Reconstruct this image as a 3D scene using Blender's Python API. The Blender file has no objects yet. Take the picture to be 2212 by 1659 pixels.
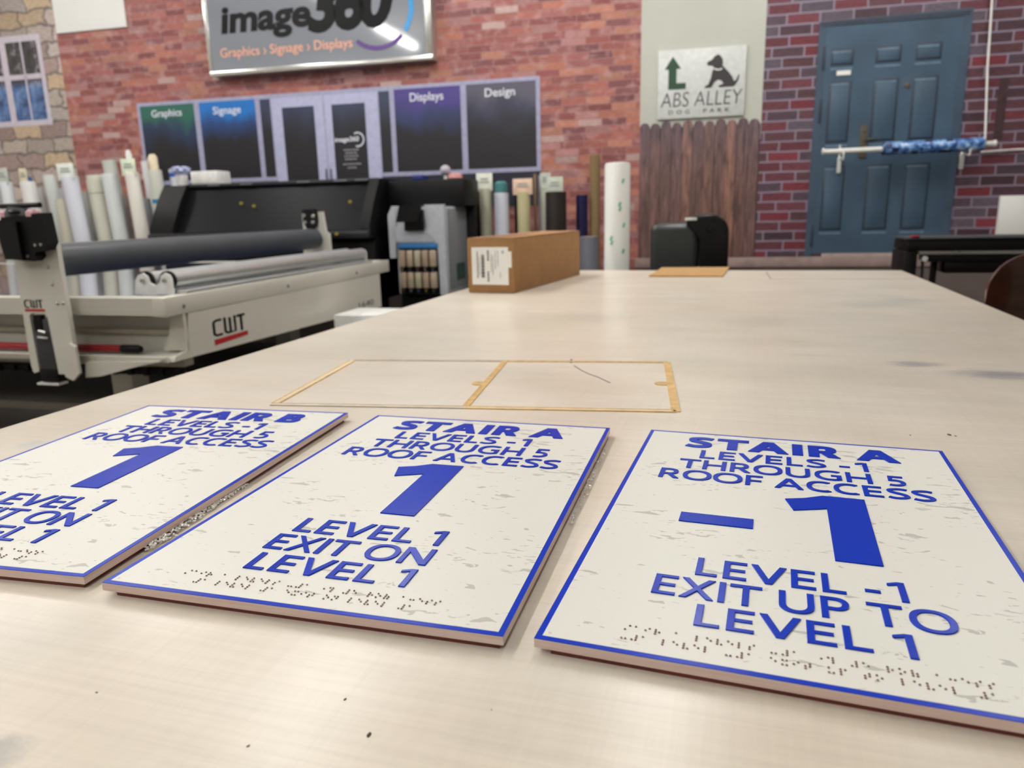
import bpy, bmesh, math, random
from mathutils import Matrix, Vector
random.seed(7)
SC = bpy.context.scene
COL = SC.collection
PI = math.pi

# ------------------------------------------------------------------ camera
cam_d = bpy.data.cameras.new('camera')
cam = bpy.data.objects.new('camera', cam_d); COL.objects.link(cam)
r_ = Vector((0.95690472, 0.28945463, -0.02343886))
u_ = Vector((-0.04396019, 0.22416238, 0.97355982))
f_ = Vector((-0.28705551, 0.93057361, -0.22722652))
M = Matrix((( r_.x, u_.x, -f_.x, 0), (r_.y, u_.y, -f_.y, 0), (r_.z, u_.z, -f_.z, 1.16705), (0, 0, 0, 1)))
cam.matrix_world = M
cam_d.sensor_width = 36.0
cam_d.lens = 1601.05 / 2212 * 36.0
cam_d.clip_start = 0.02
cam_d.dof.use_dof = True
cam_d.dof.focus_distance = 0.62
cam_d.dof.aperture_fstop = 8.5
SC.camera = cam

# ------------------------------------------------------------------ world, exposure
w = bpy.data.worlds.new('world'); SC.world = w; w.use_nodes = True
w.node_tree.nodes['Background'].inputs[0].default_value = (0.9, 0.93, 1.0, 1)
w.node_tree.nodes['Background'].inputs[1].default_value = 0.15
SC.view_settings.view_transform = 'Standard'
SC.view_settings.look = 'None'
SC.view_settings.gamma = 1.0
SC.view_settings.use_curve_mapping = False
SC.view_settings.exposure = 0.1
SC.cycles.use_denoising = True
SC.cycles.max_bounces = 8
LAMP = 42.0          # emission strength of the ceiling tubes
LAMP_COL = (1.0, 0.98, 0.945)

# ------------------------------------------------------------------ helpers
def lin(c):
    c = c / 255.0
    return c / 12.92 if c <= 0.04045 else ((c + 0.055) / 1.055) ** 2.4
def rgb(*c): return (lin(c[0]), lin(c[1]), lin(c[2]), 1.0)

WY = 0.049
EX = Vector((math.cos(WY), math.sin(WY), 0)); EN = Vector((-math.sin(WY), math.cos(WY), 0))
def wl(p):  return EX * p[0] + EN * p[1] + Vector((0, 0, p[2]))

MATS = {}
def mat(name, col, rough=0.5, metal=0.0, var=0.04, scale=30.0, bump=0.0, coat=0.0, trans=0.0, emit=None, stretch=None, spec=0.5):
    """procedural material: base colour with a slight noise variation and optional bump"""
    if name in MATS: return MATS[name]
    m = bpy.data.materials.new(name); m.use_nodes = True
    nt = m.node_tree; b = nt.nodes['Principled BSDF']
    b.inputs['Roughness'].default_value = rough; b.inputs['Metallic'].default_value = metal
    b.inputs['Coat Weight'].default_value = coat; b.inputs['Coat Roughness'].default_value = 0.08
    b.inputs['Transmission Weight'].default_value = trans
    b.inputs['Specular IOR Level'].default_value = spec
    if emit:
        b.inputs['Emission Color'].default_value = (*emit[0], 1); b.inputs['Emission Strength'].default_value = emit[1]
    tc = nt.nodes.new('ShaderNodeTexCoord')
    n = nt.nodes.new('ShaderNodeTexNoise'); n.inputs['Scale'].default_value = scale; n.inputs['Detail'].default_value = 4
    if stretch:
        mp = nt.nodes.new('ShaderNodeMapping'); mp.inputs['Scale'].default_value = stretch
        nt.links.new(tc.outputs['Object'], mp.inputs[0]); nt.links.new(mp.outputs[0], n.inputs['Vector'])
    else: nt.links.new(tc.outputs['Object'], n.inputs['Vector'])
    r = nt.nodes.new('ShaderNodeValToRGB')
    c = col
    r.color_ramp.elements[0].position = 0.3; r.color_ramp.elements[1].position = 0.7
    r.color_ramp.elements[0].color = tuple(x * (1 - var * 2) for x in c[:3]) + (1,)
    r.color_ramp.elements[1].color = tuple(min(1, x * (1 + var * 2)) for x in c[:3]) + (1,)
    nt.links.new(n.outputs['Fac'], r.inputs[0]); nt.links.new(r.outputs[0], b.inputs['Base Color'])
    if bump:
        bp = nt.nodes.new('ShaderNodeBump'); bp.inputs['Strength'].default_value = bump; bp.inputs['Distance'].default_value = 0.002
        nt.links.new(n.outputs['Fac'], bp.inputs['Height']); nt.links.new(bp.outputs[0], b.inputs['Normal'])
    MATS[name] = m
    return m

class NT:
    """small node-graph writer"""
    def __init__(s, name, rough=0.6):
        s.m = bpy.data.materials.new(name); s.m.use_nodes = True; s.nt = s.m.node_tree
        s.b = s.nt.nodes['Principled BSDF']; s.b.inputs['Roughness'].default_value = rough
        s.tc = s.nt.nodes.new('ShaderNodeTexCoord'); s.obj = s.tc.outputs['Object']; MATS[name] = s.m
    def lk(s, a, b): s.nt.links.new(a, b)
    def put(s, sock, v):
        if hasattr(v, 'links') or isinstance(v, bpy.types.NodeSocket): s.lk(v, sock)
        else: sock.default_value = v
    def math(s, op, a, b=0.0, c=0.0):
        n = s.nt.nodes.new('ShaderNodeMath'); n.operation = op
        for i, v in enumerate((a, b, c)): s.put(n.inputs[i], v)
        return n.outputs[0]
    def sep(s, v):
        n = s.nt.nodes.new('ShaderNodeSeparateXYZ'); s.lk(v, n.inputs[0]); return n.outputs
    def comb(s, x, y, z=0.0):
        n = s.nt.nodes.new('ShaderNodeCombineXYZ')
        for i, v in enumerate((x, y, z)): s.put(n.inputs[i], v)
        return n.outputs[0]
    def noise(s, vec, scale, detail=3.0, rough=0.5, dist=0.0):
        n = s.nt.nodes.new('ShaderNodeTexNoise'); s.lk(vec, n.inputs['Vector']); n.inputs['Scale'].default_value = scale
        n.inputs['Detail'].default_value = detail; n.inputs['Roughness'].default_value = rough; n.inputs['Distortion'].default_value = dist
        return n.outputs['Fac'], n.outputs['Color']
    def white(s, vec):
        n = s.nt.nodes.new('ShaderNodeTexWhiteNoise'); s.lk(vec, n.inputs['Vector']); return n.outputs['Value']
    def mapping(s, vec, scale=(1, 1, 1), loc=(0, 0, 0), rot=(0, 0, 0)):
        n = s.nt.nodes.new('ShaderNodeMapping'); s.lk(vec, n.inputs[0])
        n.inputs['Scale'].default_value = scale; n.inputs['Location'].default_value = loc; n.inputs['Rotation'].default_value = rot
        return n.outputs[0]
    def ramp(s, fac, stops, interp='LINEAR'):
        n = s.nt.nodes.new('ShaderNodeValToRGB'); cr = n.color_ramp; cr.interpolation = interp
        while len(cr.elements) < len(stops): cr.elements.new(0.5)
        for e_, (p, c) in zip(cr.elements, stops):
            e_.position = p; e_.color = c if len(c) == 4 else (*c, 1)
        s.lk(fac, n.inputs[0]); return n.outputs[0]
    def mix(s, fac, a, b, mode='MIX'):
        n = s.nt.nodes.new('ShaderNodeMix'); n.data_type = 'RGBA'; n.blend_type = mode
        s.put(n.inputs[0], fac); s.put(n.inputs[6], a); s.put(n.inputs[7], b); return n.outputs[2]
    def base(s, c): s.lk(c, s.b.inputs['Base Color']) if isinstance(c, bpy.types.NodeSocket) else setattr(s.b.inputs['Base Color'], 'default_value', c)
    def bump(s, h, strength=0.3, dist=0.002):
        n = s.nt.nodes.new('ShaderNodeBump'); n.inputs['Strength'].default_value = strength; n.inputs['Distance'].default_value = dist
        s.lk(h, n.inputs['Height']); s.lk(n.outputs[0], s.b.inputs['Normal'])

ORG = {}     # object name -> (origin, frame)   frame: 'wall' rotated by WY, 'table' axis aligned
def thing(name, label, cat, org, frame='wall', group=None, rot=0.0):
    o = bpy.data.objects.new(name, None); COL.objects.link(o); o.empty_display_size = 0.05
    o.location = wl(org) if frame == 'wall' else Vector(org)
    o.rotation_euler = (0, 0, (WY if frame == 'wall' else 0) + rot)
    o['label'] = label; o['category'] = cat
    if group: o['group'] = group
    ORG[o.name] = Vector(org)
    return o

class MB:
    """collects shapes into one mesh; coordinates in the same frame as the thing's origin"""
    def __init__(s): s.bm = bmesh.new(); s.k = 0
    def _tag(s, faces):
        for f in faces: f.material_index = s.k
    def box(s, x0, x1, y0, y1, z0, z1, bev=0.0, seg=2, rot=None):
        r = bmesh.ops.create_cube(s.bm, size=1.0)
        vs = r['verts']
        for v in vs:
            v.co = Vector(((x0 + x1) / 2 + v.co.x * (x1 - x0), (y0 + y1) / 2 + v.co.y * (y1 - y0), (z0 + z1) / 2 + v.co.z * (z1 - z0)))
        if rot:
            c, R = rot; c = Vector(c)
            for v in vs: v.co = R @ (v.co - c) + c
        fs = {f for v in vs for f in v.link_faces}; s._tag(fs)
        if bev > 0:
            ed = {e for v in vs for e in v.link_edges}
            bmesh.ops.bevel(s.bm, geom=list(ed), offset=bev, segments=seg, profile=0.5, affect='EDGES')
        return s
    def tube(s, a, b, r0, r1=None, seg=24, cap=True):
        a = Vector(a); b = Vector(b); r1 = r0 if r1 is None else r1
        d = (b - a).normalized(); t = Vector((0, 0, 1)) if abs(d.z) < 0.9 else Vector((1, 0, 0))
        x = d.cross(t).normalized(); y = d.cross(x)
        A = [s.bm.verts.new(a + (x * math.cos(2 * PI * i / seg) + y * math.sin(2 * PI * i / seg)) * r0) for i in range(seg)]
        B = [s.bm.verts.new(b + (x * math.cos(2 * PI * i / seg) + y * math.sin(2 * PI * i / seg)) * r1) for i in range(seg)]
        fs = [s.bm.faces.new((A[i], A[(i + 1) % seg], B[(i + 1) % seg], B[i])) for i in range(seg)]
        if cap: fs += [s.bm.faces.new(A[::-1]), s.bm.faces.new(B)]
        s._tag(fs); return s
    def lathe(s, a, axis, prof, seg=28):
        """prof: (distance along axis, radius)"""
        a = Vector(a); d = Vector(axis).normalized(); t = Vector((0, 0, 1)) if abs(d.z) < 0.9 else Vector((1, 0, 0))
        x = d.cross(t).normalized(); y = d.cross(x); rings = []
        for h, r in prof:
            rings.append([s.bm.verts.new(a + d * h + (x * math.cos(2 * PI * i / seg) + y * math.sin(2 * PI * i / seg)) * max(r, 1e-5)) for i in range(seg)])
        fs = []
        for A, B in zip(rings, rings[1:]):
            fs += [s.bm.faces.new((A[i], A[(i + 1) % seg], B[(i + 1) % seg], B[i])) for i in range(seg)]
        fs += [s.bm.faces.new(rings[0][::-1]), s.bm.faces.new(rings[-1])]
        s._tag(fs); return s
    def prism(s, pts, lo, hi, plane='xy'):
        """closed outline extruded between lo and hi; plane xy (extrude z), xz (extrude y), yz (extrude x)"""
        def P(p, h):
            return Vector((p[0], p[1], h)) if plane == 'xy' else Vector((p[0], h, p[1])) if plane == 'xz' else Vector((h, p[0], p[1]))
        A = [s.bm.verts.new(P(p, lo)) for p in pts]; B = [s.bm.verts.new(P(p, hi)) for p in pts]
        n = len(pts)
        fs = [s.bm.faces.new(A), s.bm.faces.new(B)] + [s.bm.faces.new((A[i], A[(i + 1) % n], B[(i + 1) % n], B[i])) for i in range(n)]
        s._tag(fs); return s
    def path(s, pts, r, seg=8):
        pts = [Vector(p) for p in pts]
        for a, b in zip(pts, pts[1:]): s.tube(a, b, r, seg=seg)
        return s
    def mesh(s, name, mats, shift=None, smooth=35):
        if shift is not None: bmesh.ops.translate(s.bm, verts=s.bm.verts, vec=-shift)
        bmesh.ops.recalc_face_normals(s.bm, faces=s.bm.faces)
        me = bpy.data.meshes.new(name); s.bm.to_mesh(me); s.bm.free()
        for m in (mats if isinstance(mats, (list, tuple)) else [mats]): me.materials.append(m)
        if smooth:
            for p in me.polygons: p.use_smooth = True
            me.set_sharp_from_angle(angle=math.radians(smooth))
        return me
    def build(s, name, mats, parent=None, org=None, frame='wall', label=None, smooth=35):
        sh = None
        if parent is not None: sh = ORG[parent.name]
        elif org is not None: sh = Vector(org)
        me = s.mesh(name, mats, sh, smooth)
        o = bpy.data.objects.new(name, me); COL.objects.link(o)
        if parent is not None:
            o.parent = parent; ORG[o.name] = ORG[parent.name]
        else:
            oo = org if org is not None else (0, 0, 0)
            o.location = wl(oo) if frame == 'wall' else Vector(oo)
            o.rotation_euler = (0, 0, WY if frame == 'wall' else 0); ORG[o.name] = Vector(oo)
        if label: o['label'] = label
        return o

def tagt(o, label, cat, group=None):
    o['label'] = label; o['category'] = cat
    if group: o['group'] = group
    return o
def struct(o): o['kind'] = 'structure'; return o

def text_faces(body, offset=0.0, extrude=0.0, bevel=0.0, shear=0.0, spacing=1.0, res=4):
    cu = bpy.data.curves.new('lettering', 'FONT'); cu.body = body; cu.offset = offset; cu.extrude = extrude
    cu.bevel_depth = bevel; cu.bevel_resolution = 1; cu.shear = shear; cu.space_character = spacing; cu.resolution_u = res
    o = bpy.data.objects.new('lettering', cu); COL.objects.link(o)
    dg = bpy.context.evaluated_depsgraph_get(); dg.update()
    me = bpy.data.meshes.new_from_object(o.evaluated_get(dg))
    vs = [v.co.copy() for v in me.vertices]; fs = [tuple(p.vertices) for p in me.polygons]
    bpy.data.objects.remove(o); bpy.data.curves.remove(cu); bpy.data.meshes.remove(me)
    return vs, fs
def text_obj(name, body, mt, parent, fit, put, h=0.001, **kw):
    """lettering fitted into fit=(x0,x1,y0,y1); put(x,y,z) maps to the parent's frame coordinates"""
    vs, fs = text_faces(body, extrude=kw.pop('extrude', 0.02), **kw)
    xs = [v.x for v in vs]; ys = [v.y for v in vs]; zs = [v.z for v in vs]
    ax, bx = min(xs), max(xs); ay, by = min(ys), max(ys); az, bz = min(zs), max(zs)
    x0, x1, y0, y1 = fit; out = []
    for v in vs:
        out.append(Vector(put(x0 + (v.x - ax) / (bx - ax) * (x1 - x0), y0 + (v.y - ay) / (by - ay) * (y1 - y0), (v.z - az) / (bz - az) * h)) - ORG[parent.name])
    me = bpy.data.meshes.new(name); me.from_pydata(out, [], fs); me.materials.append(mt); me.update()
    bm = bmesh.new(); bm.from_mesh(me); bmesh.ops.remove_doubles(bm, verts=bm.verts, dist=1e-6)
    bmesh.ops.recalc_face_normals(bm, faces=bm.faces); bm.to_mesh(me); bm.free()
    o = bpy.data.objects.new(name, me); COL.objects.link(o); o.parent = parent; ORG[o.name] = ORG[parent.name]
    return o

# ------------------------------------------------------------------ common materials
M_black = mat('black_plastic', rgb(9, 9, 11), 0.5, spec=.25)
M_blackg = mat('black_gloss', rgb(9, 9, 11), 0.3, spec=.3)
M_dgrey = mat('dark_grey_plastic', rgb(52, 53, 56), 0.5)
M_white = mat('white_plastic', rgb(226, 226, 222), 0.4)
M_paper = mat('white_paper', rgb(236, 236, 232), 0.8, var=.01, scale=5)
M_alu = mat('brushed_aluminium', rgb(190, 192, 190), 0.32, 0.6, 0.05, 8, stretch=(1, 30, 1))
M_steel = mat('steel', rgb(190, 190, 190), 0.25, 0.9)
M_cream = mat('cream_enamel', rgb(208, 205, 194), 0.35, 0.0, 0.015, 6, coat=0.2)
M_red = mat('red_print', rgb(176, 28, 34), 0.4)
M_ink = mat('black_print', rgb(14, 14, 16), 0.5, spec=.2)

# ------------------------------------------------------------------ room shell
DW = 5.5
SL, SR, DB, HC = -6.7, 2.75, -4.2, 3.45
M_floor = NT('floor_vinyl', 0.5)
nf, nc = M_floor.noise(M_floor.obj, 3.0, 6)
M_floor.base(M_floor.ramp(nf, [(0.3, rgb(92, 84, 76)), (0.7, rgb(112, 104, 94))]))
M_wall = mat('painted_wall', rgb(196, 192, 184), 0.8, var=0.02, scale=4)
M_wlow = mat('painted_lower_wall', rgb(104, 92, 88), 0.8, var=0.05, scale=3)
M_ceil = mat('ceiling_tile', rgb(214, 212, 206), 0.9, var=0.03, scale=40, bump=0.2)
struct(MB().box(SL - .2, SR + .2, DB - .2, DW + .2, -0.1, 0).build('floor', M_floor.m))
struct(MB().box(SL - .2, SR + .2, DB - .2, DW + .2, HC, HC + 0.1).build('ceiling', M_ceil))
struct(MB().box(SL - .2, SR + .2, DW, DW + .2, 0, HC).build('wall_back', M_wlow))
struct(MB().box(SL - .2, SL, DB, DW, 0, HC).build('wall_left', M_wall))
struct(MB().box(SR, SR + .2, DB, DW, 0, HC).build('wall_right', mat('painted_wall_grey', rgb(128, 124, 118), 0.8, var=.02, scale=4)))
struct(MB().box(SL - .2, SR + .2, DB - .2, DB, 0, HC).build('wall_front', M_wall))

# ceiling lights: white linear fixtures in rows running towards the mural wall
M_tube = mat('lit_tube', (1, 1, 1, 1), 0.5, emit=(LAMP_COL, LAMP), var=0)
lamp_mesh = None
for i, s_ in enumerate((-5.7, -3.8, -1.9, 0.0, 1.7)):
    for j, d0 in enumerate(((-1.0, 3.95), (-1.8, 1.37, 3.9), (-1.6, 0.9, 2.6, 4.1), (-1.6, 2.6, 4.1), (4.1,))[i]):
        t = thing('ceiling_light', 'white linear ceiling light hanging over the workshop', 'ceiling light', (s_, d0, HC), group='linear ceiling lights')
        if lamp_mesh is None:
            h = MB().box(s_ - .07, s_ + .07, d0 - .62, d0 + .62, HC - .09, HC - .001, .01).build('housing', M_white, t)
            p = MB().box(s_ - .045, s_ + .045, d0 - .6, d0 + .6, HC - .15, HC - .0905, .008).build('tube', M_tube, t)
            lamp_mesh = (h.data, p.data)
        else:
            for nm, me in zip(('housing', 'tube'), lamp_mesh):
                o = bpy.data.objects.new(nm, me); COL.objects.link(o); o.parent = t

# ------------------------------------------------------------------ printed wall murals
def brick_mat(name, bw, bh, mort, cols, mcol, jitter, rough=0.55, soft=0.3, blot=0.25, seed=0.0, blend=0.0, wob=0.004):
    g = NT(name, rough)
    fz, cz = g.noise(g.obj, 9.0, 3)
    o = g.sep(g.obj)
    wobx = g.math('MULTIPLY', g.math('SUBTRACT', fz, 0.5), wob * 4)
    f2, c2 = g.noise(g.mapping(g.obj, (1, 1, 1), (3.3, 0, 7.1)), 6.0, 2)
    wobz = g.math('MULTIPLY', g.math('SUBTRACT', f2, 0.5), wob * 3)
    zz = g.math('DIVIDE', g.math('ADD', o[2], g.math('ADD', wobz, 20.0)), bh)
    row = g.math('FLOOR', zz)
    ro = g.white(g.comb(row, 0.37 + seed, 0.0))
    xx = g.math('ADD', g.math('DIVIDE', g.math('ADD', o[0], wobx), bw), g.math('ADD', g.math('MULTIPLY', row, 0.5), g.math('MULTIPLY', ro, jitter)))
    col = g.math('FLOOR', xx)
    idv = g.white(g.comb(col, row, seed))
    idw = g.white(g.comb(col, row, seed + 5.5))
    fx = g.math('FRACT', xx); fzr = g.math('FRACT', zz)
    dx = g.math('MULTIPLY', g.math('MINIMUM', fx, g.math('SUBTRACT', 1.0, fx)), bw)
    dz = g.math('MULTIPLY', g.math('MINIMUM', fzr, g.math('SUBTRACT', 1.0, fzr)), bh)
    dm = g.math('MINIMUM', dx, dz)
    mask = g.math('MULTIPLY', g.math('SUBTRACT', dm, mort * (1 - soft)), 1.0 / (mort * 2 * soft + 1e-5))
    mask.node.use_clamp = True
    bc = g.ramp(idv, cols, 'CONSTANT')
    n3, _ = g.noise(g.mapping(g.obj, (1, 1, 2.5)), 26.0, 5, 0.65)
    dark = g.ramp(n3, [(0.25, (1 - blot,) * 3), (0.75, (1 + blot,) * 3)])
    bc = g.mix(1.0, bc, dark, 'MULTIPLY')
    v2 = g.ramp(idw, [(0, (0.8,) * 3), (1, (1.15,) * 3)])
    bc = g.mix(1.0, bc, v2, 'MULTIPLY')
    n4, _ = g.noise(g.obj, 3.0, 4)
    mc = g.mix(g.math('MULTIPLY', n4, 0.5), mcol, cols[0][1], 'MIX')
    fin = g.mix(mask, mc, bc)
    if blend:
        pn, _ = g.noise(g.mapping(g.obj, (1, 1, 1.6), (5, 0, 2)), 11.0, 4, 0.6)
        fin = g.mix(g.ramp(pn, [(0.5, (0, 0, 0)), (0.72, (blend,) * 3)]), fin, rgb(190, 150, 148))
    g.base(fin)
    return g.m
M_redbrick = brick_mat('weathered_red_brick_print', 0.17, 0.049, 0.0035,
    [(0.0, rgb(146, 82, 76)), (0.16, rgb(158, 92, 82)), (0.30, rgb(132, 70, 68)), (0.44, rgb(168, 102, 84)), (0.55, rgb(148, 88, 86)),
     (0.66, rgb(172, 114, 94)), (0.74, rgb(160, 112, 110)), (0.84, rgb(122, 72, 74)), (0.93, rgb(176, 148, 142))],
    rgb(152, 112, 110), 0.7, soft=0.6, blend=0.6, blot=.22, wob=.005)
M_darkbrick = brick_mat('dark_red_brick_print', 0.2, 0.0655, 0.0055,
    [(0.0, rgb(88, 54, 62)), (0.2, rgb(98, 50, 60)), (0.36, rgb(80, 62, 74)), (0.5, rgb(104, 48, 58)), (0.62, rgb(88, 76, 88)),
     (0.74, rgb(72, 48, 58)), (0.88, rgb(114, 44, 54))],
    rgb(146, 138, 156), 0.4, soft=0.35, blot=0.35, seed=3.0, wob=0.003)
M_stone = brick_mat('stacked_stone_print', 0.27, 0.125, 0.008,
    [(0.0, rgb(168, 156, 146)), (0.2, rgb(180, 164, 156)), (0.4, rgb(160, 138, 132)), (0.55, rgb(184, 162, 136)), (0.7, rgb(172, 162, 156)), (0.85, rgb(190, 174, 166))],
    rgb(62, 54, 60), 0.5, soft=0.8, blot=.35, seed=9.0, wob=.04)

WF = DW - 0.003     # print surface
def panel(name, x0, x1, z0, z1, m, label, cat='wall mural', t=0.003, d=DW):
    o = MB().box(x0, x1, d - t, d - 0.0002, z0, z1).build(name, m, org=((x0 + x1) / 2, d, z0))
    return tagt(o, label, cat)
panel('stone_mural', SL + .01, -5.2, 0.62, HC - .02, M_stone, 'printed mural of beige stacked stone at the left end of the back wall')
panel('brick_mural', -5.2, -0.44, 0.62, HC - .02, M_redbrick, 'printed mural of weathered red brick around the grey storefront')
panel('painted_wall_mural', -0.44, 0.365, 1.60, HC - .02, mat('pale_grey_green_print', rgb(186, 188, 178), 0.6, var=0.02, scale=3), 'plain pale grey-green mural panel above the wooden fence')
panel('dark_brick_mural', 0.365, SR - .01, 0.815, HC - .02, M_darkbrick, 'printed mural of dark red brick around the blue door')
o = MB().box(-0.46, SR - .01, DW - .012, DW - .0002, .815 - .07, .813, .003).build('curb_mural', mat('curb_print', rgb(150, 130, 124), 0.7, var=0.08, scale=12), org=(1, DW, .745))
tagt(o, 'pinkish grey printed curb strip running below the fence and door', 'wall mural')

# fence
g = NT('fence_print', 0.6)
sx, sy, sz = g.sep(g.obj)
PW = 0.0715
idn = g.white(g.comb(g.math('FLOOR', g.math('DIVIDE', g.math('ADD', sx, 5.0 * PW * 3), PW)), 0.0, 1.0))
fn, _ = g.noise(g.mapping(g.obj, (9, 1, 1.0)), 5.0, 6, 0.6, 0.8)
cc = g.ramp(idn, [(0.0, rgb(92, 70, 68)), (0.25, rgb(124, 88, 76)), (0.45, rgb(78, 60, 60)), (0.6, rgb(138, 98, 82)), (0.8, rgb(104, 78, 78))])
cc = g.mix(1.0, cc, g.ramp(fn, [(0.34, (0.12,) * 3), (0.5, (.9,) * 3), (0.68, (1.7,) * 3)]), 'MULTIPLY')
hg = g.ramp(g.math('DIVIDE', sz, 0.95), [(0.0, rgb(110, 74, 62)), (0.55, rgb(128, 98, 90)), (1.0, rgb(116, 108, 128))])
g.base(g.mix(0.28, cc, hg, 'MIX'))
ft = thing('wooden_fence_mural', 'printed dog-eared wooden plank fence below the dog park sign', 'wall mural', (-0.44, DW, 0.815))
for i in range(11):
    a = -0.44 + i * 0.8 / 11; b = a + 0.8 / 11 - 0.004; tz = 1.745 + random.uniform(-.012, .012)
    MB().prism([(a, .815), (b, .815), (b, tz - .03), (b - .012, tz - .008), ((a + b) / 2, tz), (a + .012, tz - .008), (a, tz - .03)], DW - .0065, DW - .0035, 'xz').build('plank', g.m, ft)
MB().box(-0.44, 0.362, DW - .0035, DW - .0005, .815, 1.7).build('fence_backing', mat('fence_gap_print', rgb(36, 28, 30), .7), ft)

# blue door
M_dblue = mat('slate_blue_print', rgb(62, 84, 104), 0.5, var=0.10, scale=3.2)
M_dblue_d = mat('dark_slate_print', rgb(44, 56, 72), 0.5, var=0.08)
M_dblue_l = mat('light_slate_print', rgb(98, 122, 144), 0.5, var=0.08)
dt = thing('blue_door_mural', 'printed slate blue six-panel door in the dark brick mural', 'wall mural', (1.13, DW, .815))
MB().prism([(.692, .815), (.735, .815), (.735, 2.272), (1.522, 2.272), (1.522, .815), (1.575, .815), (1.575, 2.315), (.692, 2.30)], DW - .010, DW - .0032, 'xz').build('door_frame', mat('door_frame_print', rgb(62, 80, 98), .5, var=.1, scale=5), dt)
MB().box(.735, 1.522, DW - .007, DW - .0032, .835, 2.272).build('door_leaf', M_dblue, dt)
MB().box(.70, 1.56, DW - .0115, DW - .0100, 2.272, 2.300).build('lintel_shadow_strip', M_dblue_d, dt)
for (x0, x1) in ((.775, .91), (1.042, 1.19), (1.272, 1.42)):
    for (z0, z1) in ((2.033, 2.134), (1.555, 1.938), (.99, 1.41)):
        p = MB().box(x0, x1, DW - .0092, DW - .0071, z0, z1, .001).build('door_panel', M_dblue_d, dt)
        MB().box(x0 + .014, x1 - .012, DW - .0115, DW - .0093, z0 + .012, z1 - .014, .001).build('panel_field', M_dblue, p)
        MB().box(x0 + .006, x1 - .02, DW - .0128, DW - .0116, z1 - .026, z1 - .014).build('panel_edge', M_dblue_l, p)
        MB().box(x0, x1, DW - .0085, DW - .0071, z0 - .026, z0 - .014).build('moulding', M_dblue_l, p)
M_brass = mat('aged_brass_print', rgb(84, 76, 62), .5, var=.15)
MB().box(.985, 1.03, DW - .012, DW - .0072, 1.45, 1.66, .004).build('door_lock', M_brass, dt)
MB().tube((1.0075, DW - .018, 1.63), (1.0075, DW - .0125, 1.63), .016, seg=20).tube((1.01, DW - .02, 1.565), (1.07, DW - .02, 1.57), .006).build('door_handle', M_brass, dt)
MB().lathe((1.24, DW - .0071, 1.887), (0, -1, 0), [(0, .017), (.004, .017), (.007, .010)]).build('peephole', M_brass, dt)
MB().box(.815, .90, DW - .0118, DW - .0093, 1.972, 2.0).build('door_sticker', M_paper, dt)
for z_ in (2.155, 1.83, 1.03):
    MB().box(.722, .738, DW - .0135, DW - .0101, z_ - .15, z_, .002).build('hinge', M_dblue_d, dt)
MB().box(.80, 1.60, DW - .012, DW - .0101, .813, .836).build('threshold', mat('threshold_print', rgb(176, 158, 152), .6), dt)
# drain pipe print
o = MB().box(1.762, 1.815, DW - .006, DW - .0032, 1.53, 1.90).build('rusty_strap_mural', mat('rusty_plate_print', rgb(66, 44, 50), .6, var=.15), org=(1.79, DW, 1.53))
tagt(o, 'dark rusty plate printed on the brick right of the blue door', 'wall mural')

# stone-mural window
wt = thing('white_window_mural', 'printed white sash window in the stone mural', 'wall mural', (-5.6, DW, 1.975))
M_wfr = mat('lilac_white_print', rgb(198, 190, 202), .5)
g = NT('shop_reflection_print', 0.4)
nn, ncol = g.noise(g.obj, 8.0, 5, .7)
sz = g.sep(g.obj)[2]
g.base(g.mix(g.ramp(sz, [(0.0, (1, 1, 1)), (0.30, (1, 1, 1)), (0.36, (0, 0, 0))]),
             g.ramp(nn, [(.35, rgb(34, 34, 38)), (.55, rgb(70, 66, 68)), (.62, rgb(150, 146, 150)), (.7, rgb(60, 72, 92))]),
             g.ramp(nn, [(.35, rgb(38, 46, 62)), (.5, rgb(70, 100, 150)), (.65, rgb(120, 150, 190))]))); M_wgl = g.m
MB().box(-6.12, -5.375, DW - .006, DW - .0032, 1.975, 2.69).build('window_casing', M_wfr, wt)
for (x0, x1) in ((-5.735, -5.415), (-6.09, -5.80)):
    p = MB().box(x0, x1, DW - .008, DW - .0061, 2.02, 2.64).build('window_pane', M_wgl, wt)
    MB().box(x0, x1, DW - .0095, DW - .0081, 2.345, 2.385).box((x0 + x1) / 2 - .008, (x0 + x1) / 2 + .008, DW - .0095, DW - .0081, 2.02, 2.64).build('glazing_bar', M_wfr, p)

# white hanging board at the top left
tagt(MB().box(-5.185, -4.507, DW - .02, DW - .0035, 2.671, 3.25, .004).build('white_wall_board', M_paper, org=(-4.85, DW, 2.671)),
     'blank white board on the brick mural left of the grey logo sign', 'board')

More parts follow.
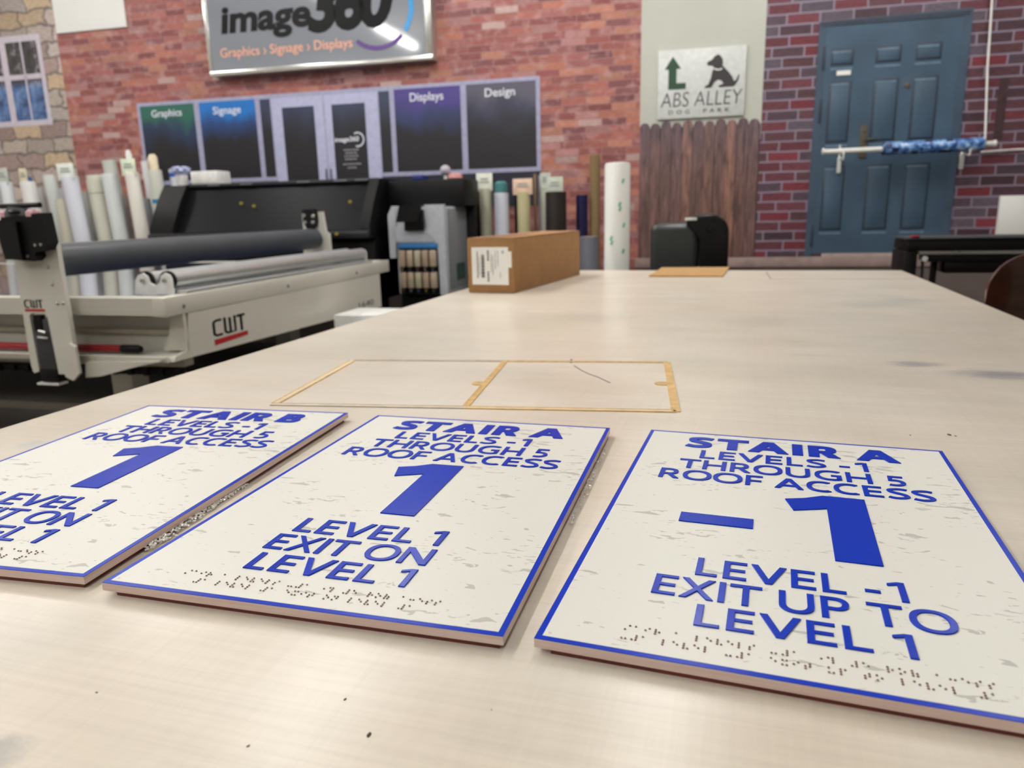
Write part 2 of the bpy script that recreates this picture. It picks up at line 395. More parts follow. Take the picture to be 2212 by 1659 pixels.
# storefront
st = thing('storefront_mural', 'printed shop window front with double doors and four coloured panes', 'wall mural', (-2.83, DW, 1.3))
M_lil = mat('lilac_grey_print', rgb(158, 158, 186), .5, var=.05)
M_lil2 = mat('pale_lilac_print', rgb(176, 178, 208), .5, var=.04)
MB().box(-4.52, -1.148, DW - .0055, DW - .0032, 1.447, 2.095).build('window_frame', M_lil, st)
def glass_mat(name, top, mid, low=rgb(26, 25, 30), h=(.2, .28, .5)):
    g = NT(name, 0.4); sx, sy, sz = g.sep(g.obj)
    n1, _ = g.noise(g.mapping(g.obj, (1, 1, .7)), 4.5, 3)
    zz = g.math('ADD', sz, g.math('MULTIPLY', g.math('SUBTRACT', n1, .5), .35))
    g.base(g.ramp(g.math('DIVIDE', zz, .8), [(.55, low), (.74, mid), (.86, top)])); return g.m
GL = [(-4.489, -3.985, 'green', glass_mat('green_fade_print', rgb(40, 98, 84), rgb(36, 52, 84))),
      (-3.935, -3.432, 'blue', glass_mat('blue_fade_print', rgb(22, 112, 190), rgb(36, 66, 120))),
      (-2.26, -1.742, 'purple', glass_mat('purple_fade_print', rgb(72, 58, 132), rgb(44, 56, 100))),
      (-1.697, -1.178, 'grey', glass_mat('grey_fade_print', rgb(84, 82, 98), rgb(52, 54, 76)))]
M_wtxt = mat('white_lettering', rgb(220, 222, 232), .5)
TX = [('Graphics', -4.385, -4.10, 1.962, 2.035), ('Signage', -3.812, -3.560, 1.955, 2.030), ('Displays', -2.135, -1.872, 1.958, 2.036), ('Design', -1.555, -1.330, 1.958, 2.034)]
M_dkgl = glass_mat('dark_glass_print', rgb(50, 58, 84), rgb(40, 44, 62))
for (x0, x1, nm, mm), (tx, a, b, c, d) in zip(GL, TX):
    p = MB().box(x0, x1, DW - .0072, DW - .0056, 1.478, 2.068).build('glass_panel', mm, st, label=nm + ' fading to black glass panel')
    text_obj('lettering', tx, M_wtxt, p, (a, b, c, d), lambda x, y, z: (x, DW - .0074 - z, y), .001, offset=.012)
for (x0, x1) in ((-3.388, -3.30), (-2.385, -2.300)):
    MB().box(x0, x1, DW - .0072, DW - .0056, 1.478, 2.062).build('side_light', M_dkgl, st)
for (x0, x1, gx0, gx1) in ((-3.285, -2.845, -3.198, -2.925), (-2.835, -2.395, -2.775, -2.50)):
    p = MB().box(x0, x1, DW - .009, DW - .0056, 1.30, 2.062).build('shop_door', M_lil2, st)
    MB().box(gx0, gx1, DW - .0105, DW - .0091, 1.415, 1.99).build('door_glass', M_dkgl, p)
MB().box(-2.862, -2.852, DW - .02, DW - .0091, 1.40, 1.52, .003).box(-2.822, -2.812, DW - .02, DW - .0091, 1.40, 1.52, .003).build('pull_handle', M_dgrey, st)
p = text_obj('door_logo', 'image360', M_wtxt, st, (-2.768, -2.565, 1.705, 1.752), lambda x, y, z: (x, DW - .0108 - z, y), .001, offset=.02, shear=.1)
def arc(mb, cx, cz, r, w_, a0, a1, y0, y1, n=20):
    pts = []
    for i in range(n + 1): a = math.radians(a0 + (a1 - a0) * i / n); pts.append((cx + r * math.cos(a), cz + r * math.sin(a)))
    for i in range(n, -1, -1): a = math.radians(a0 + (a1 - a0) * i / n); pts.append((cx + (r - w_) * math.cos(a), cz + (r - w_) * math.sin(a)))
    for i in range(n):
        mb.prism([pts[i], pts[i + 1], pts[2 * n - i], pts[2 * n + 1 - i]], y0, y1, 'xz')
    return mb
arc(MB(), -2.575, 1.728, .055, .010, -110, 120, DW - .0118, DW - .0108).build('door_logo_ring', M_wtxt, st)
mb = MB()
for k, (hw, z_) in enumerate(((.058, 1.655), (.045, 1.632), (.055, 1.609), (.05, 1.586), (.07, 1.55), (.035, 1.523))):
    x = -2.64 - hw
    while x < -2.64 + hw:
        l = random.uniform(.008, .02); mb.box(x, x + l, DW - .0115, DW - .0108, z_ - .005, z_ + .005); x += l + .005
mb.build('opening_hours', mat('dim_white_print', rgb(150, 150, 156), .5), st)
MB().box(-4.52, -1.148, DW - .0052, DW - .0032, 1.20, 1.446).build('sill_strip', mat('navy_black_print', rgb(28, 28, 44), .5), st)

# illuminated-style logo sign
M_signf = mat('grey_white_sign_face', rgb(132, 136, 144), 0.05, var=.01, scale=3, coat=.6)
bs = thing('framed_logo_sign', 'large framed grey sign with black image360 lettering on the brick mural', 'sign', (-2.82, DW, 2.238))
Y1 = DW - .10
MB().box(-3.735, -1.908, Y1 + .006, DW - .0035, 2.238, 3.12).build('sign_box', M_alu, bs)
MB().box(-3.705, -1.955, Y1 + .002, Y1 + .0058, 2.27, 3.09).build('sign_face', M_signf, bs)
mb = MB()
for (x0, x1, z0, z1) in ((-3.737, -1.906, 2.236, 2.272), (-3.737, -1.906, 3.088, 3.122), (-3.737, -3.705, 2.272, 3.088), (-1.957, -1.906, 2.272, 3.088)):
    mb.box(x0, x1, Y1 - .006, Y1 + .012, z0, z1, .004)
mb.build('sign_frame', mat('polished_aluminium', rgb(206, 206, 202), 0.22, .8), bs)
put = lambda x, y, z: (x, Y1 + .0015 - z, y)
text_obj('lettering', 'image', M_ink, bs, (-3.600, -2.842, 2.472, 2.716), put, .002, offset=.036, shear=.12)
text_obj('lettering', '360', M_ink, bs, (-2.872, -2.185, 2.478, 2.862), put, .0025, offset=.045, shear=.18, spacing=.86)
arc(MB(), -2.32, 2.61, .285, .036, -38, 50, Y1 - .001, Y1 + .0018, 24).build('blue_arc', mat('sky_blue_print', rgb(52, 146, 208), .3), bs, label='sky blue arc of the logo')
arc(MB(), -2.32, 2.61, .281, .030, 231, 314, Y1 - .002, Y1 + .0016, 24).build('purple_arc', mat('purple_print', rgb(84, 48, 128), .3), bs, label='purple arc of the logo')
text_obj('tagline', 'Graphics › Signage › Displays', mat('pale_orange_print', rgb(238, 168, 140), .4), bs, (-3.628, -2.525, 2.345, 2.432), put, .001, offset=.004)

# dog park sign
dp = thing('dog_park_sign', 'white ABS ALLEY DOG PARK sign with a green arrow and dog silhouette', 'sign', (-.03, DW, 1.757))
MB().box(-.322, .250, DW - .022, DW - .0035, 1.757, 2.196, .002).build('sign_board', mat('white_sign_board', rgb(206, 210, 208), .35), dp)
M_dk = mat('charcoal_print', rgb(52, 46, 50), .5)
M_gr = mat('forest_green_print', rgb(34, 72, 48), .5)
S_ = DW - .0222
MB().prism([(-.225, 2.155), (-.278, 2.075), (-.252, 2.075), (-.252, 1.945), (-.135, 1.945), (-.135, 1.985), (-.198, 1.985), (-.198, 2.075), (-.168, 2.075)], S_ - .001, S_, 'xz').build('green_arrow', M_gr, dp, label='dark green bent arrow print')
dog = [(.005, 2.108), (.030, 2.118), (.048, 2.140), (.072, 2.150), (.088, 2.135), (.100, 2.118), (.103, 2.095), (.100, 2.078), (.118, 2.06), (.142, 2.035), (.165, 2.005), (.178, 1.975),
       (.192, 1.985), (.204, 2.015), (.212, 2.015), (.207, 1.985), (.190, 1.955), (.175, 1.942), (.085, 1.942), (.075, 1.952), (.110, 1.965), (.095, 1.985), (.072, 1.990), (.052, 1.975), (.032, 1.942), (-.012, 1.942), (-.008, 1.955),
       (.012, 1.965), (.028, 2.005), (.034, 2.045), (.048, 2.066), (.035, 2.080), (.008, 2.082), (-.002, 2.095)]
MB().prism(dog, S_ - .001, S_, 'xz').build('dog_silhouette', M_dk, dp, label='dark sitting dog silhouette')
arc(MB(), .075, 2.10, .05, .008, 235, 300, S_ - .0016, S_ - .0011, 8).build('dog_collar', M_paper, dp)
put = lambda x, y, z: (x, S_ - z, y)
text_obj('lettering', 'ABS ALLEY', M_dk, dp, (-.300, .235, 1.832, 1.925), put, .001, offset=-.012, shear=.1)
text_obj('lettering', 'DOG  PARK', M_dk, dp, (-.245, .155, 1.785, 1.812), put, .001, offset=.01, spacing=1.9)

# white sheet at far right
tagt(MB().box(1.84, 2.20, DW - .05, DW - .0035, .945, 1.188, .003).build('white_notice_board', M_paper, org=(2.0, DW, .945)), 'blank white sheet on the dark brick at the right edge', 'board')

# ------------------------------------------------------------------ pole with printed roll in front of the blue door
DR = 5.36
t = thing('white_pole', 'thin white pole hanging level in front of the blue door', 'pole', (1.24, DR, 1.5))
MB().tube((.746, DR, 1.492), (1.735, DR, 1.502), .017).build('tube', M_white, t)
for x in (.748, 1.733): MB().tube((x - .006, DR, 1.495 if x < 1 else 1.502), (x + .006, DR, 1.495 if x < 1 else 1.502), .021).build('end_cap', M_white, t)
g = NT('blue_patterned_wrap', .35)
nn, _ = g.noise(g.mapping(g.obj, (1, 1, 1)), 28, 3, .6)
wv = g.white(g.comb(g.math('FLOOR', g.math('MULTIPLY', g.sep(g.obj)[0], 26.0)), g.math('FLOOR', g.math('MULTIPLY', g.sep(g.obj)[2], 40.0)), 0.0))
g.base(g.mix(g.ramp(wv, [(0.80, (0, 0, 0)), (.81, (1, 1, 1))]), g.ramp(nn, [(.35, rgb(28, 52, 100)), (.5, rgb(76, 120, 184)), (.6, rgb(140, 178, 216)), (.72, rgb(206, 212, 222))]), rgb(28, 36, 74)))
t = thing('printed_blue_roll', 'blue patterned printed wrap rolled around the white pole', 'roll', (1.38, DR, 1.5))
mb = MB(); mb.lathe((1.10, DR, 1.4965), (1, 0, .01), [(0, .0175), (0, .040), (.57, .041), (.57, .0175)], 28).build('wrap', g.m, t)
for (sx_, zt) in ((.868, 1.50), (1.595, 1.50)):
    t = thing('wall_hook', 'small white hook under the %s end of the white pole' % ('left' if sx_ < 1 else 'right'), 'hook', (sx_, DW, 1.36))
    MB().path([(sx_, DW - .014, 1.54), (sx_, DW - .014, 1.455), (sx_, DR - .02, 1.44), (sx_, DR - .03, 1.47), (sx_, DR - .024, 1.50)], .006).build('hook_arm', M_white, t)
    MB().box(sx_ - .012, sx_ + .012, DW - .03, DW - .0135, 1.36, 1.46, .003).build('hook_plate', M_white, t)
t = thing('hanging_cord', 'white cord hanging down to the right end of the pole', 'cord', (1.68, DR, 1.5))
MB().path([(1.632, DW - .04, HC - .003), (1.656, DW - .05, 2.36), (1.668, DW - .07, 1.95), (1.680, DR + .005, 1.525)], .006).build('cord', M_white, t)
tagt(MB().path([(1.70, DW - .02, 1.462), (1.9, DW - .02, 1.468), (SR - .01, DW - .02, 1.474)], .006).build('wall_wire', M_white, org=(1.9, DW, 1.46)), 'thin white wire running right from the pole along the dark brick', 'wire')

# ------------------------------------------------------------------ work table (table frame: axis aligned)
TX0, TX1, TYF, TYN, TZ = -0.936, 0.62, 3.309, -0.95, 0.90
g = NT('worn_laminate', 0.34)
o_ = g.obj
n1, _ = g.noise(g.mapping(o_, (1.2, 2.4, 1)), 3.2, 4, .5)
colr = g.ramp(n1, [(.3, rgb(218, 206, 188)), (.5, rgb(226, 215, 199)), (.7, rgb(230, 221, 207))], 'B_SPLINE')
n2, _ = g.noise(g.mapping(o_, (3.0, 130.0, 1), rot=(0, 0, .05)), 1.6, 5, .7)
colr = g.mix(1.0, colr, g.ramp(n2, [(.3, (.92,) * 3), (.55, (1, 1, 1)), (.75, (1.03, 1.03, 1.03))]), 'MULTIPLY')
n2b, _ = g.noise(g.mapping(o_, (120.0, 3.0, 1)), 1.6, 4, .7)
colr = g.mix(1.0, colr, g.ramp(n2b, [(.3, (.955,) * 3), (.6, (1, 1, 1))]), 'MULTIPLY')
n3, _ = g.noise(g.mapping(o_, (1.0, 1.9, 1), loc=(4.2, 1.3, 0)), 3.6, 4, .55)
colr = g.mix(g.ramp(n3, [(.42, (0, 0, 0)), (.80, (.34, .34, .34))], 'EASE'), colr, rgb(172, 170, 160))
# stains with a place of their own on this table top (object space = metres from the far left corner region)
def stain(cx, cy, rx, ry, colour, amt, sc=9.0, rot=0.0):
    global colr
    mp = g.mapping(o_, (1 / rx, 1 / ry, 0), (-cx / rx, -cy / ry, 0))
    ln = g.nt.nodes.new('ShaderNodeVectorMath'); ln.operation = 'LENGTH'; g.lk(mp, ln.inputs[0])
    nn, _ = g.noise(g.mapping(o_, (1, 2.6, 1), loc=(cx * 3, cy * 5, 0)), sc, 5, .65)
    q = g.math('SUBTRACT', g.math('ADD', 1.0, g.math('MULTIPLY', g.math('SUBTRACT', nn, .5), 2.2)), ln.outputs['Value'])
    colr = g.mix(g.ramp(q, [(.0, (0, 0, 0)), (.95, (amt,) * 3)], 'EASE'), colr, colour)
stain(.29, 1.365, .07, .03, rgb(140, 138, 142), .75)
stain(.42, 1.30, .14, .05, rgb(138, 138, 144), .8)
stain(.36, 2.17, .14, .10, rgb(178, 178, 172), .4)
stain(.45, 2.28, .10, .10, rgb(166, 176, 174), .45)
stain(.13, 1.42, .05, .02, rgb(168, 165, 158), .35)
stain(.11, 1.56, .04, .02, rgb(168, 165, 158), .35)
stain(-.355, .235, .022, .022, rgb(150, 152, 150), .6, 22)
stain(-.83, .67, .02, .03, rgb(178, 192, 192), .5, 16)
stain(.50, 1.9, .14, .35, rgb(196, 192, 180), .4)
stain(-.45, 1.7, .2, .12, rgb(206, 202, 186), .35)
# fine light scratches
for (rz, sc, lo) in ((.55, 1.0, .0), (-.35, 1.0, 4.0), (1.25, 1.0, 9.0)):
    rv = g.mapping(o_, (1, 1, 0), rot=(0, 0, rz))
    ns, _ = g.noise(g.mapping(rv, (2.2, 260, 1), loc=(lo, lo, 0)), sc, 1, .4)
    gate, _ = g.noise(g.mapping(rv, (7, 9, 1), loc=(lo, 2, 0)), 1.0, 2)
    mk = g.math('MULTIPLY', g.ramp(ns, [(.76, (0, 0, 0)), (.80, (1, 1, 1))]), g.ramp(gate, [(.50, (0, 0, 0)), (.60, (.45, .45, .45))]))
    colr = g.mix(mk, colr, rgb(240, 233, 220))
nw, _ = g.noise(g.mapping(o_, (900.0, 900.0, 1)), 1.0, 1)
colr = g.mix(1.0, colr, g.ramp(nw, [(.3, (.985,) * 3), (.7, (1.0,) * 3)]), 'MULTIPLY')
g.base(colr)
g.bump(n2, .05, .0006)
g.b.inputs['Roughness'].default_value = .29
M_table = g.m
wt_ = thing('work_table', 'large worn cream laminate work table carrying the three stair signs', 'table', (0, 0, 0), 'table')
MB().box(TX0, TX1, TYN, TYF, TZ - .032, TZ, .0015).build('tabletop', M_table, wt_)
MB().box(TX0 + .08, TX1 - .08, TYN + .08, TYF - .08, TZ - .13, TZ - .033).build('apron', M_cream, wt_)
for x in (TX0 + .12, TX1 - .12):
    for y in (TYN + .12, 1.2, TYF - .12):
        MB().box(x - .035, x + .035, y - .035, y + .035, 0, TZ - .131, .004).build('leg', M_cream, wt_)
MB().box(TX0 + .1, TX1 - .1, TYN + .1, TYF - .1, .22, .25).build('shelf', M_cream, wt_)
M_pencil = mat('pencil_grey', rgb(150, 146, 144), .7)
def strip(mb, a, b, w_, z0=TZ, h=.0003):
    a = Vector(a); b = Vector(b); d = (b - a).normalized(); n_ = Vector((-d.y, d.x)) * w_ / 2
    mb.prism([(a + n_)[:2], (b + n_)[:2], (b - n_)[:2], (a - n_)[:2]], z0 + .0001, z0 + h, 'xy'); return mb
strip(strip(MB(), (.104, 3.22), (.112, 2.91), .006), (.112, 2.91), (.60, 2.93), .006).build('pencil_outline', M_pencil, wt_, label='faint grey drawn rectangle at the far right corner')
mb = MB()
pts = [(-.271, 1.250), (-.252, 1.216), (-.234, 1.190), (-.214, 1.168), (-.187, 1.130)]
for a, b in zip(pts, pts[1:]): strip(mb, a, b, .0022, h=.0005)
strip(mb, (-.281, 1.272), (-.287, 1.302), .004, h=.0008)
mb.build('scuff_line', mat('dark_scuff', rgb(112, 104, 98), .7), wt_, label='short curved dark scuff beside the tape outline')
M_speck = mat('dark_crumb', rgb(70, 58, 46), .8)
for (x, y, r) in ((.243, .941, .0022), (.249, .938, .0012), (-.176, .300, .0015), (-.203, .323, .0009), (-.233, .276, .0008), (-.347, .291, .0007), (-.12, .336, .0005), (.20, .93, .0012)):
    mb = MB(); bmesh.ops.create_icosphere(mb.bm, subdivisions=1, radius=r, matrix=Matrix.Translation((x, y, TZ + r * .3)) @ Matrix.Rotation(x * 9, 4, 'Z') @ Matrix.Diagonal((1.5, .7, .35, 1)))
    tagt(mb.build('crumb', M_speck, org=(x, y, TZ), frame='table'), 'tiny dark crumb lying on the cream table', 'crumb', 'crumbs on the table')

# tape outline left on the table
g = NT('aged_tape', .45)
M_tape = mat('amber_tape', rgb(205, 168, 104), .45, var=.12, scale=60)
M_tapel = mat('pale_tape', rgb(222, 204, 168), .4, var=.06, scale=60)
M_tapeg = mat('grey_tape', rgb(170, 160, 152), .45, var=.08, scale=60)
tp = thing('tape_outline', 'amber tape outline of two joined rectangles lying flat behind the signs', 'tape outline', (-.3, 1.1, TZ), 'table')
TPN, TPR, TFR, TFL, TMN, TMF = Vector((-.645, .899)), Vector((-.073, .981)), Vector((-.115, 1.307)), Vector((-.69, 1.225)), Vector((-.361, .940)), Vector((-.402, 1.266))
def tape(name, a, b, w_, mid, side, label=None):
    d = (b - a).normalized(); n_ = Vector((-d.y, d.x)); mb = MB(); mb.k = 0
    mb.prism([a + n_ * w_ * .28, b + n_ * w_ * .28, b - n_ * w_ * .28, a - n_ * w_ * .28], TZ + .0001, TZ + .0010)
    mb.k = 1
    mb.prism([a + n_ * w_ * .5, b + n_ * w_ * .5, b + n_ * w_ * .28, a + n_ * w_ * .28], TZ + .0001, TZ + .0013)
    mb.prism([a - n_ * w_ * .28, b - n_ * w_ * .28, b - n_ * w_ * .5, a - n_ * w_ * .5], TZ + .0001, TZ + .0013)
    return mb.build(name, [mid, side], tp, label=label, smooth=0)
tape('tape_strip', TPN, TMN, .013, M_tapel, M_tapeg, 'grey-edged pale tape strip')
tape('tape_strip', TMN, TPR, .013, M_tapel, M_tape)
tape('tape_strip', TFL, TMF, .011, M_tapel, M_tapeg, 'grey-edged pale tape strip')
tape('tape_strip', TMF, TFR, .011, M_tapel, M_tape)
tape('tape_strip', TPN + Vector((.002, .006)), TFL + Vector((.002, -.006)), .013, M_tapel, M_tape)
tape('tape_strip', TMN + Vector((0, .006)), TMF + Vector((0, -.006)), .010, M_tape, M_tape)
tape('tape_strip', TPR + Vector((0, -.004)), TFR + Vector((0, -.004)), .012, M_tape, M_tape)
for (x, y) in ((-.389, 1.085), (-.107, 1.140)):
    MB().tube((x, y, TZ + .0001), (x, y, TZ + .0012), .012, seg=20).build('tape_tab', M_tape, tp)

# ------------------------------------------------------------------ sign lettering: humanist capitals drawn as outlines (cap height 1)
def sup(cx, cy, rx, ry, a0, a1, n=24, e=2.25):
    out = []
    for i in range(n + 1):
        a = math.radians(a0 + (a1 - a0) * i / n); c, s_ = math.cos(a), math.sin(a)
        out.append((cx + rx * math.copysign(abs(c) ** (2 / e), c), cy + ry * math.copysign(abs(s_) ** (2 / e), s_)))
    return out
def ribbon(path, th):
    L_, R_ = [], []
    n = len(path)
    for i, p in enumerate(path):
        a = path[max(0, i - 1)]; b = path[min(n - 1, i + 1)]; dx, dy = b[0] - a[0], b[1] - a[1]; l = math.hypot(dx, dy) or 1
        h = th(i / (n - 1), abs(dx) / l) / 2; L_.append((p[0] - dy / l * h, p[1] + dx / l * h)); R_.append((p[0] + dy / l * h, p[1] - dx / l * h))
    return L_ + R_[::-1]
def glyph(ch, bold):
    s, t = (.285, .205) if bold else (.165, .125)
    k = .10 if bold else 0.0
    q = s * 1.06
    if ch == 'I': return s, [[[(0, 0), (s, 0), (s, 1), (0, 1)]]]
    if ch == 'L': w = .56 + k; return w, [[[(0, 0), (w, 0), (w, t), (s, t), (s, 1), (0, 1)]]]
    if ch == 'E': w = .60 + k; return w, [[[(0, 0), (w, 0), (w, t), (s, t), (s, .5 - t * .45), (w * .93, .5 - t * .45), (w * .93, .5 + t * .55), (s, .5 + t * .55), (s, 1 - t), (w, 1 - t), (w, 1), (0, 1)]]]
    if ch == 'F': w = .58 + k; return w, [[[(0, 0), (s, 0), (s, .46 - t * .45), (w * .93, .46 - t * .45), (w * .93, .46 + t * .55), (s, .46 + t * .55), (s, 1 - t), (w, 1 - t), (w, 1), (0, 1)]]]
    if ch == 'T': w = .80 + k; m = w / 2; return w, [[[(m - s / 2, 0), (m + s / 2, 0), (m + s / 2, 1 - t), (w, 1 - t), (w, 1), (0, 1), (0, 1 - t), (m - s / 2, 1 - t)]]]
    if ch == 'H': w = .84 + k; return w, [[[(0, 0), (s, 0), (s, .5 - t / 2), (w - s, .5 - t / 2), (w - s, 0), (w, 0), (w, 1), (w - s, 1), (w - s, .5 + t / 2), (s, .5 + t / 2), (s, 1), (0, 1)]]]
    if ch == 'V':
        w = .90 + k; y = 1 - (w / 2 - q) / (w / 2 - q / 2)
        return w, [[[(0, 1), (q, 1), (w / 2, y), (w - q, 1), (w, 1), (w / 2 + q / 2, 0), (w / 2 - q / 2, 0)]]]
    if ch == 'A':
        w = .94 + k * 1.6; m = w / 2 - q / 2; y = (w / 2 - q) / m; b0, b1 = .23, .23 + t * .95
        return w, [[[(0, 0), (m, 1), (w - m, 1), (w, 0), (w - q, 0), (w - q - b0 * m, b0), (q + b0 * m, b0), (q, 0)], [(q + b1 * m, b1), (w / 2, y), (w - q - b1 * m, b1)]]]
    if ch == 'X':
        w = .86 + k; y = (w - 2 * q) / (2 * (w - q)); lx = .5 * (w - q)
        return w, [[[(0, 0), (q, 0), (w / 2, y), (w - q, 0), (w, 0), (lx + q, .5), (w, 1), (w - q, 1), (w / 2, 1 - y), (q, 1), (0, 1), (lx, .5)]]]
    if ch == 'N': w = .88 + k; return w, [[[(0, 0), (0, 1), (s * 1.2, 1), (w - s, .30), (w - s, 1), (w, 1), (w, 0), (w - s * 1.2, 0), (s, .70), (s, 0)]]]
    if ch == 'O': w = 1.02 + k; return w, [[sup(w / 2, .5, w / 2, .515, 0, 360, 56)[:-1], sup(w / 2, .5, w / 2 - s, .515 - t, 0, 360, 56)[:-1]]]
    if ch == 'U':
        w = .84 + k; r = .38
        return w, [[[(0, 1)] + sup(w / 2, r, w / 2, r + .012, 180, 360) + [(w, 1), (w - s, 1)] + sup(w / 2, r + .02, w / 2 - s, r - t + .03, 360, 180) + [(s, 1)]]]
    if ch in 'CG':
        w = (.82 if ch == 'C' else .90) + k; rx = w * .60; a0 = 56 if ch == 'C' else 54; a1 = 304 if ch == 'C' else 306
        o = sup(rx, .5, rx, .515, a0, a1, 44); i_ = sup(rx, .5, rx - s, .515 - t, a1 - 3, a0 + 3, 44)
        L0 = [[o + i_]]
        if ch == 'G':
            x1 = o[-1][0] + .02; L0.append([[(x1 - s, .035), (x1, .07), (x1, .54), (x1 - s * 2.1, .54), (x1 - s * 2.1, .54 - t), (x1 - s, .54 - t)]])
        return w, L0
    if ch in 'PRB':
        w = {'P': .66, 'R': .68, 'B': .68}[ch] + k; c = .44 if ch != 'B' else .475
        def bowl(x1, y0, y1):
            r = (y1 - y0) / 2; rx = min(r * 1.05, x1 - s)
            return sup(x1 - rx, (y0 + y1) / 2, rx, r, 90, -90, 20, 2.2), sup(x1 - rx, (y0 + y1) / 2, max(rx - s, .03), r - t, 90, -90, 20, 2.2)
        if ch == 'B':
            o1, i1 = bowl(w * .93, c - t * .0, 1); o2, i2 = bowl(w, 0, c + t * .45)
            return w, [[[(0, 0), (0, 1)] + o1[:-1] + [(w * .62, c + t * .2)] + o2[1:], [(s, 1 - t)] + i1 + [(s, c + t)], [(s, c + t * .45 - t)] + i2 + [(s, t)]]]
        o, i_ = bowl(w * (.97 if ch == 'R' else 1), c - t * .4, 1)
        L0 = [[[(0, 0), (0, 1)] + o + [(s, c - t * .4), (s, 0)], [(s, 1 - t)] + i_ + [(s, c + t * .6)]]]
        if ch == 'R': L0.append([[(w * .40, c - t * .2), (w * .40 + q, c - t * .2), (w + .05, 0), (w + .05 - q * 1.1, 0)]])
        return w + (.05 if ch == 'R' else 0), L0
    if ch == 'S':
        w = .66 + k; m = s / 2; tt = t / 2
        P = [(w * .95, 1 - tt - .045), (w * .78, 1 - tt - .005), (w * .55, 1 - tt + .005), (w * .30, .955 - tt), (m + .012, .86 - tt * .5), (m + .0, .74), (w * .24, .615), (w * .5, .52), (w * .76, .415), (w - m, .29), (w - m - .01, .17 + tt * .4), (w * .72, .045 + tt), (w * .45, tt - .005), (w * .22, tt + .01), (w * .02, tt + .07)]
        pts = []
        for j in range(len(P) - 1):
            p0, p1, p2, p3 = P[max(0, j - 1)], P[j], P[j + 1], P[min(len(P) - 1, j + 2)]
            for u in (0, .25, .5, .75):
                pts.append(tuple(.5 * ((2 * p1[c]) + (-p0[c] + p2[c]) * u + (2 * p0[c] - 5 * p1[c] + 4 * p2[c] - p3[c]) * u * u + (-p0[c] + 3 * p1[c] - 3 * p2[c] + p3[c]) * u ** 3) for c in (0, 1)))
        pts.append(P[-1])
        return w, [[ribbon(pts, lambda f, hz: (t + (s - t) * (.45 if bold else .5) * math.sin(PI * f) ** 2) if bold else (t + (s - t) * (1 - hz) * (.9 if .15 < f < .85 else .3) + (.35 * (s - t) if .38 < f < .62 else 0)))]]
    if ch == '5':
        w = .62; return w, [[[(.10, 1), (.58, 1), (.58, 1 - t), (.235, 1 - t), (.215, .56), (.10 - .02, .50)]], [ribbon(sup(.24, .315, .38 - s / 2, .315 - t / 2, 108, -118, 30), lambda f, hz: t + (s - t) * (1 - hz))]]
    if ch == '1': return .42, [[[(0, .80), (0, .90 - .01), (.24, 1), (.24 + s, 1), (.24 + s, 0), (.24, 0), (.24, .865), (.03, .785)]]]
    if ch == '-': return .36, [[[(0, .30), (.36, .30), (.36, .30 + t), (0, .30 + t)]]]
    return .34, []
KERN = {('L', 'E'): .0, ('T', 'A'): -.10, ('A', 'I'): .0, ('L', 'S'): .0, ('F', ' '): 0, ('-', '1'): .05}
def letters(line, bold):
    x = 0.0; layers = {}
    gap = .15
    for i, ch in enumerate(line):
        if ch == ' ': x += .30 if not bold else .26; continue
        w, L0 = glyph(ch, bold)
        for li, contours in enumerate(L0): layers.setdefault(li, []).extend([[(px + x, py) for px, py in c] for c in contours])
        nx = line[i + 1] if i + 1 < len(line) else ''
        g_ = gap + KERN.get((ch, nx), 0)
        if ch in 'OCGSV' and nx in 'OCGSV': g_ -= .05
        if (ch in 'AVTXCOFP-' and nx != '1') or nx in 'AVTXO': g_ -= .045
        x += w + g_
    return layers
def raised(name, line, mt, parent, fit, put, h, bold=False):
    vs, fs = [], []
    for li, cs in letters(line, bold).items():
        cu = bpy.data.curves.new('outline', 'CURVE'); cu.dimensions = '2D'; cu.fill_mode = 'BOTH'; cu.extrude = .03; cu.bevel_depth = .012; cu.bevel_resolution = 1; cu.offset = -.010
        for c in cs:
            sp = cu.splines.new('POLY'); sp.points.add(len(c) - 1); sp.use_cyclic_u = True
            for p_, q_ in zip(sp.points, c): p_.co = (q_[0], q_[1], 0, 1)
        o = bpy.data.objects.new('outline', cu); COL.objects.link(o)
        dg = bpy.context.evaluated_depsgraph_get(); dg.update(); me = bpy.data.meshes.new_from_object(o.evaluated_get(dg))
        b0 = len(vs); vs += [v.co.copy() for v in me.vertices]; fs += [tuple(i + b0 for i in p.vertices) for p in me.polygons]
        bpy.data.objects.remove(o); bpy.data.curves.remove(cu); bpy.data.meshes.remove(me)
    xs = [v.x for v in vs]; zs = [v.z for v in vs]; ax, bx = min(xs), max(xs); az, bz = min(zs), max(zs)
    x0, x1, y0, y1 = fit
    out = [Vector(put(x0 + (v.x - ax) / (bx - ax) * (x1 - x0), y0 + v.y * (y1 - y0), (v.z - az) / (bz - az) * h)) - ORG[parent.name] for v in vs]
    me = bpy.data.meshes.new(name); me.from_pydata(out, [], fs); me.materials.append(mt); me.update()
    bm = bmesh.new(); bm.from_mesh(me); bmesh.ops.remove_doubles(bm, verts=bm.verts, dist=1e-7); bmesh.ops.recalc_face_normals(bm, faces=bm.faces); bm.to_mesh(me); bm.free()
    o = bpy.data.objects.new(name, me); COL.objects.link(o); o.parent = parent; ORG[o.name] = ORG[parent.name]
    return o

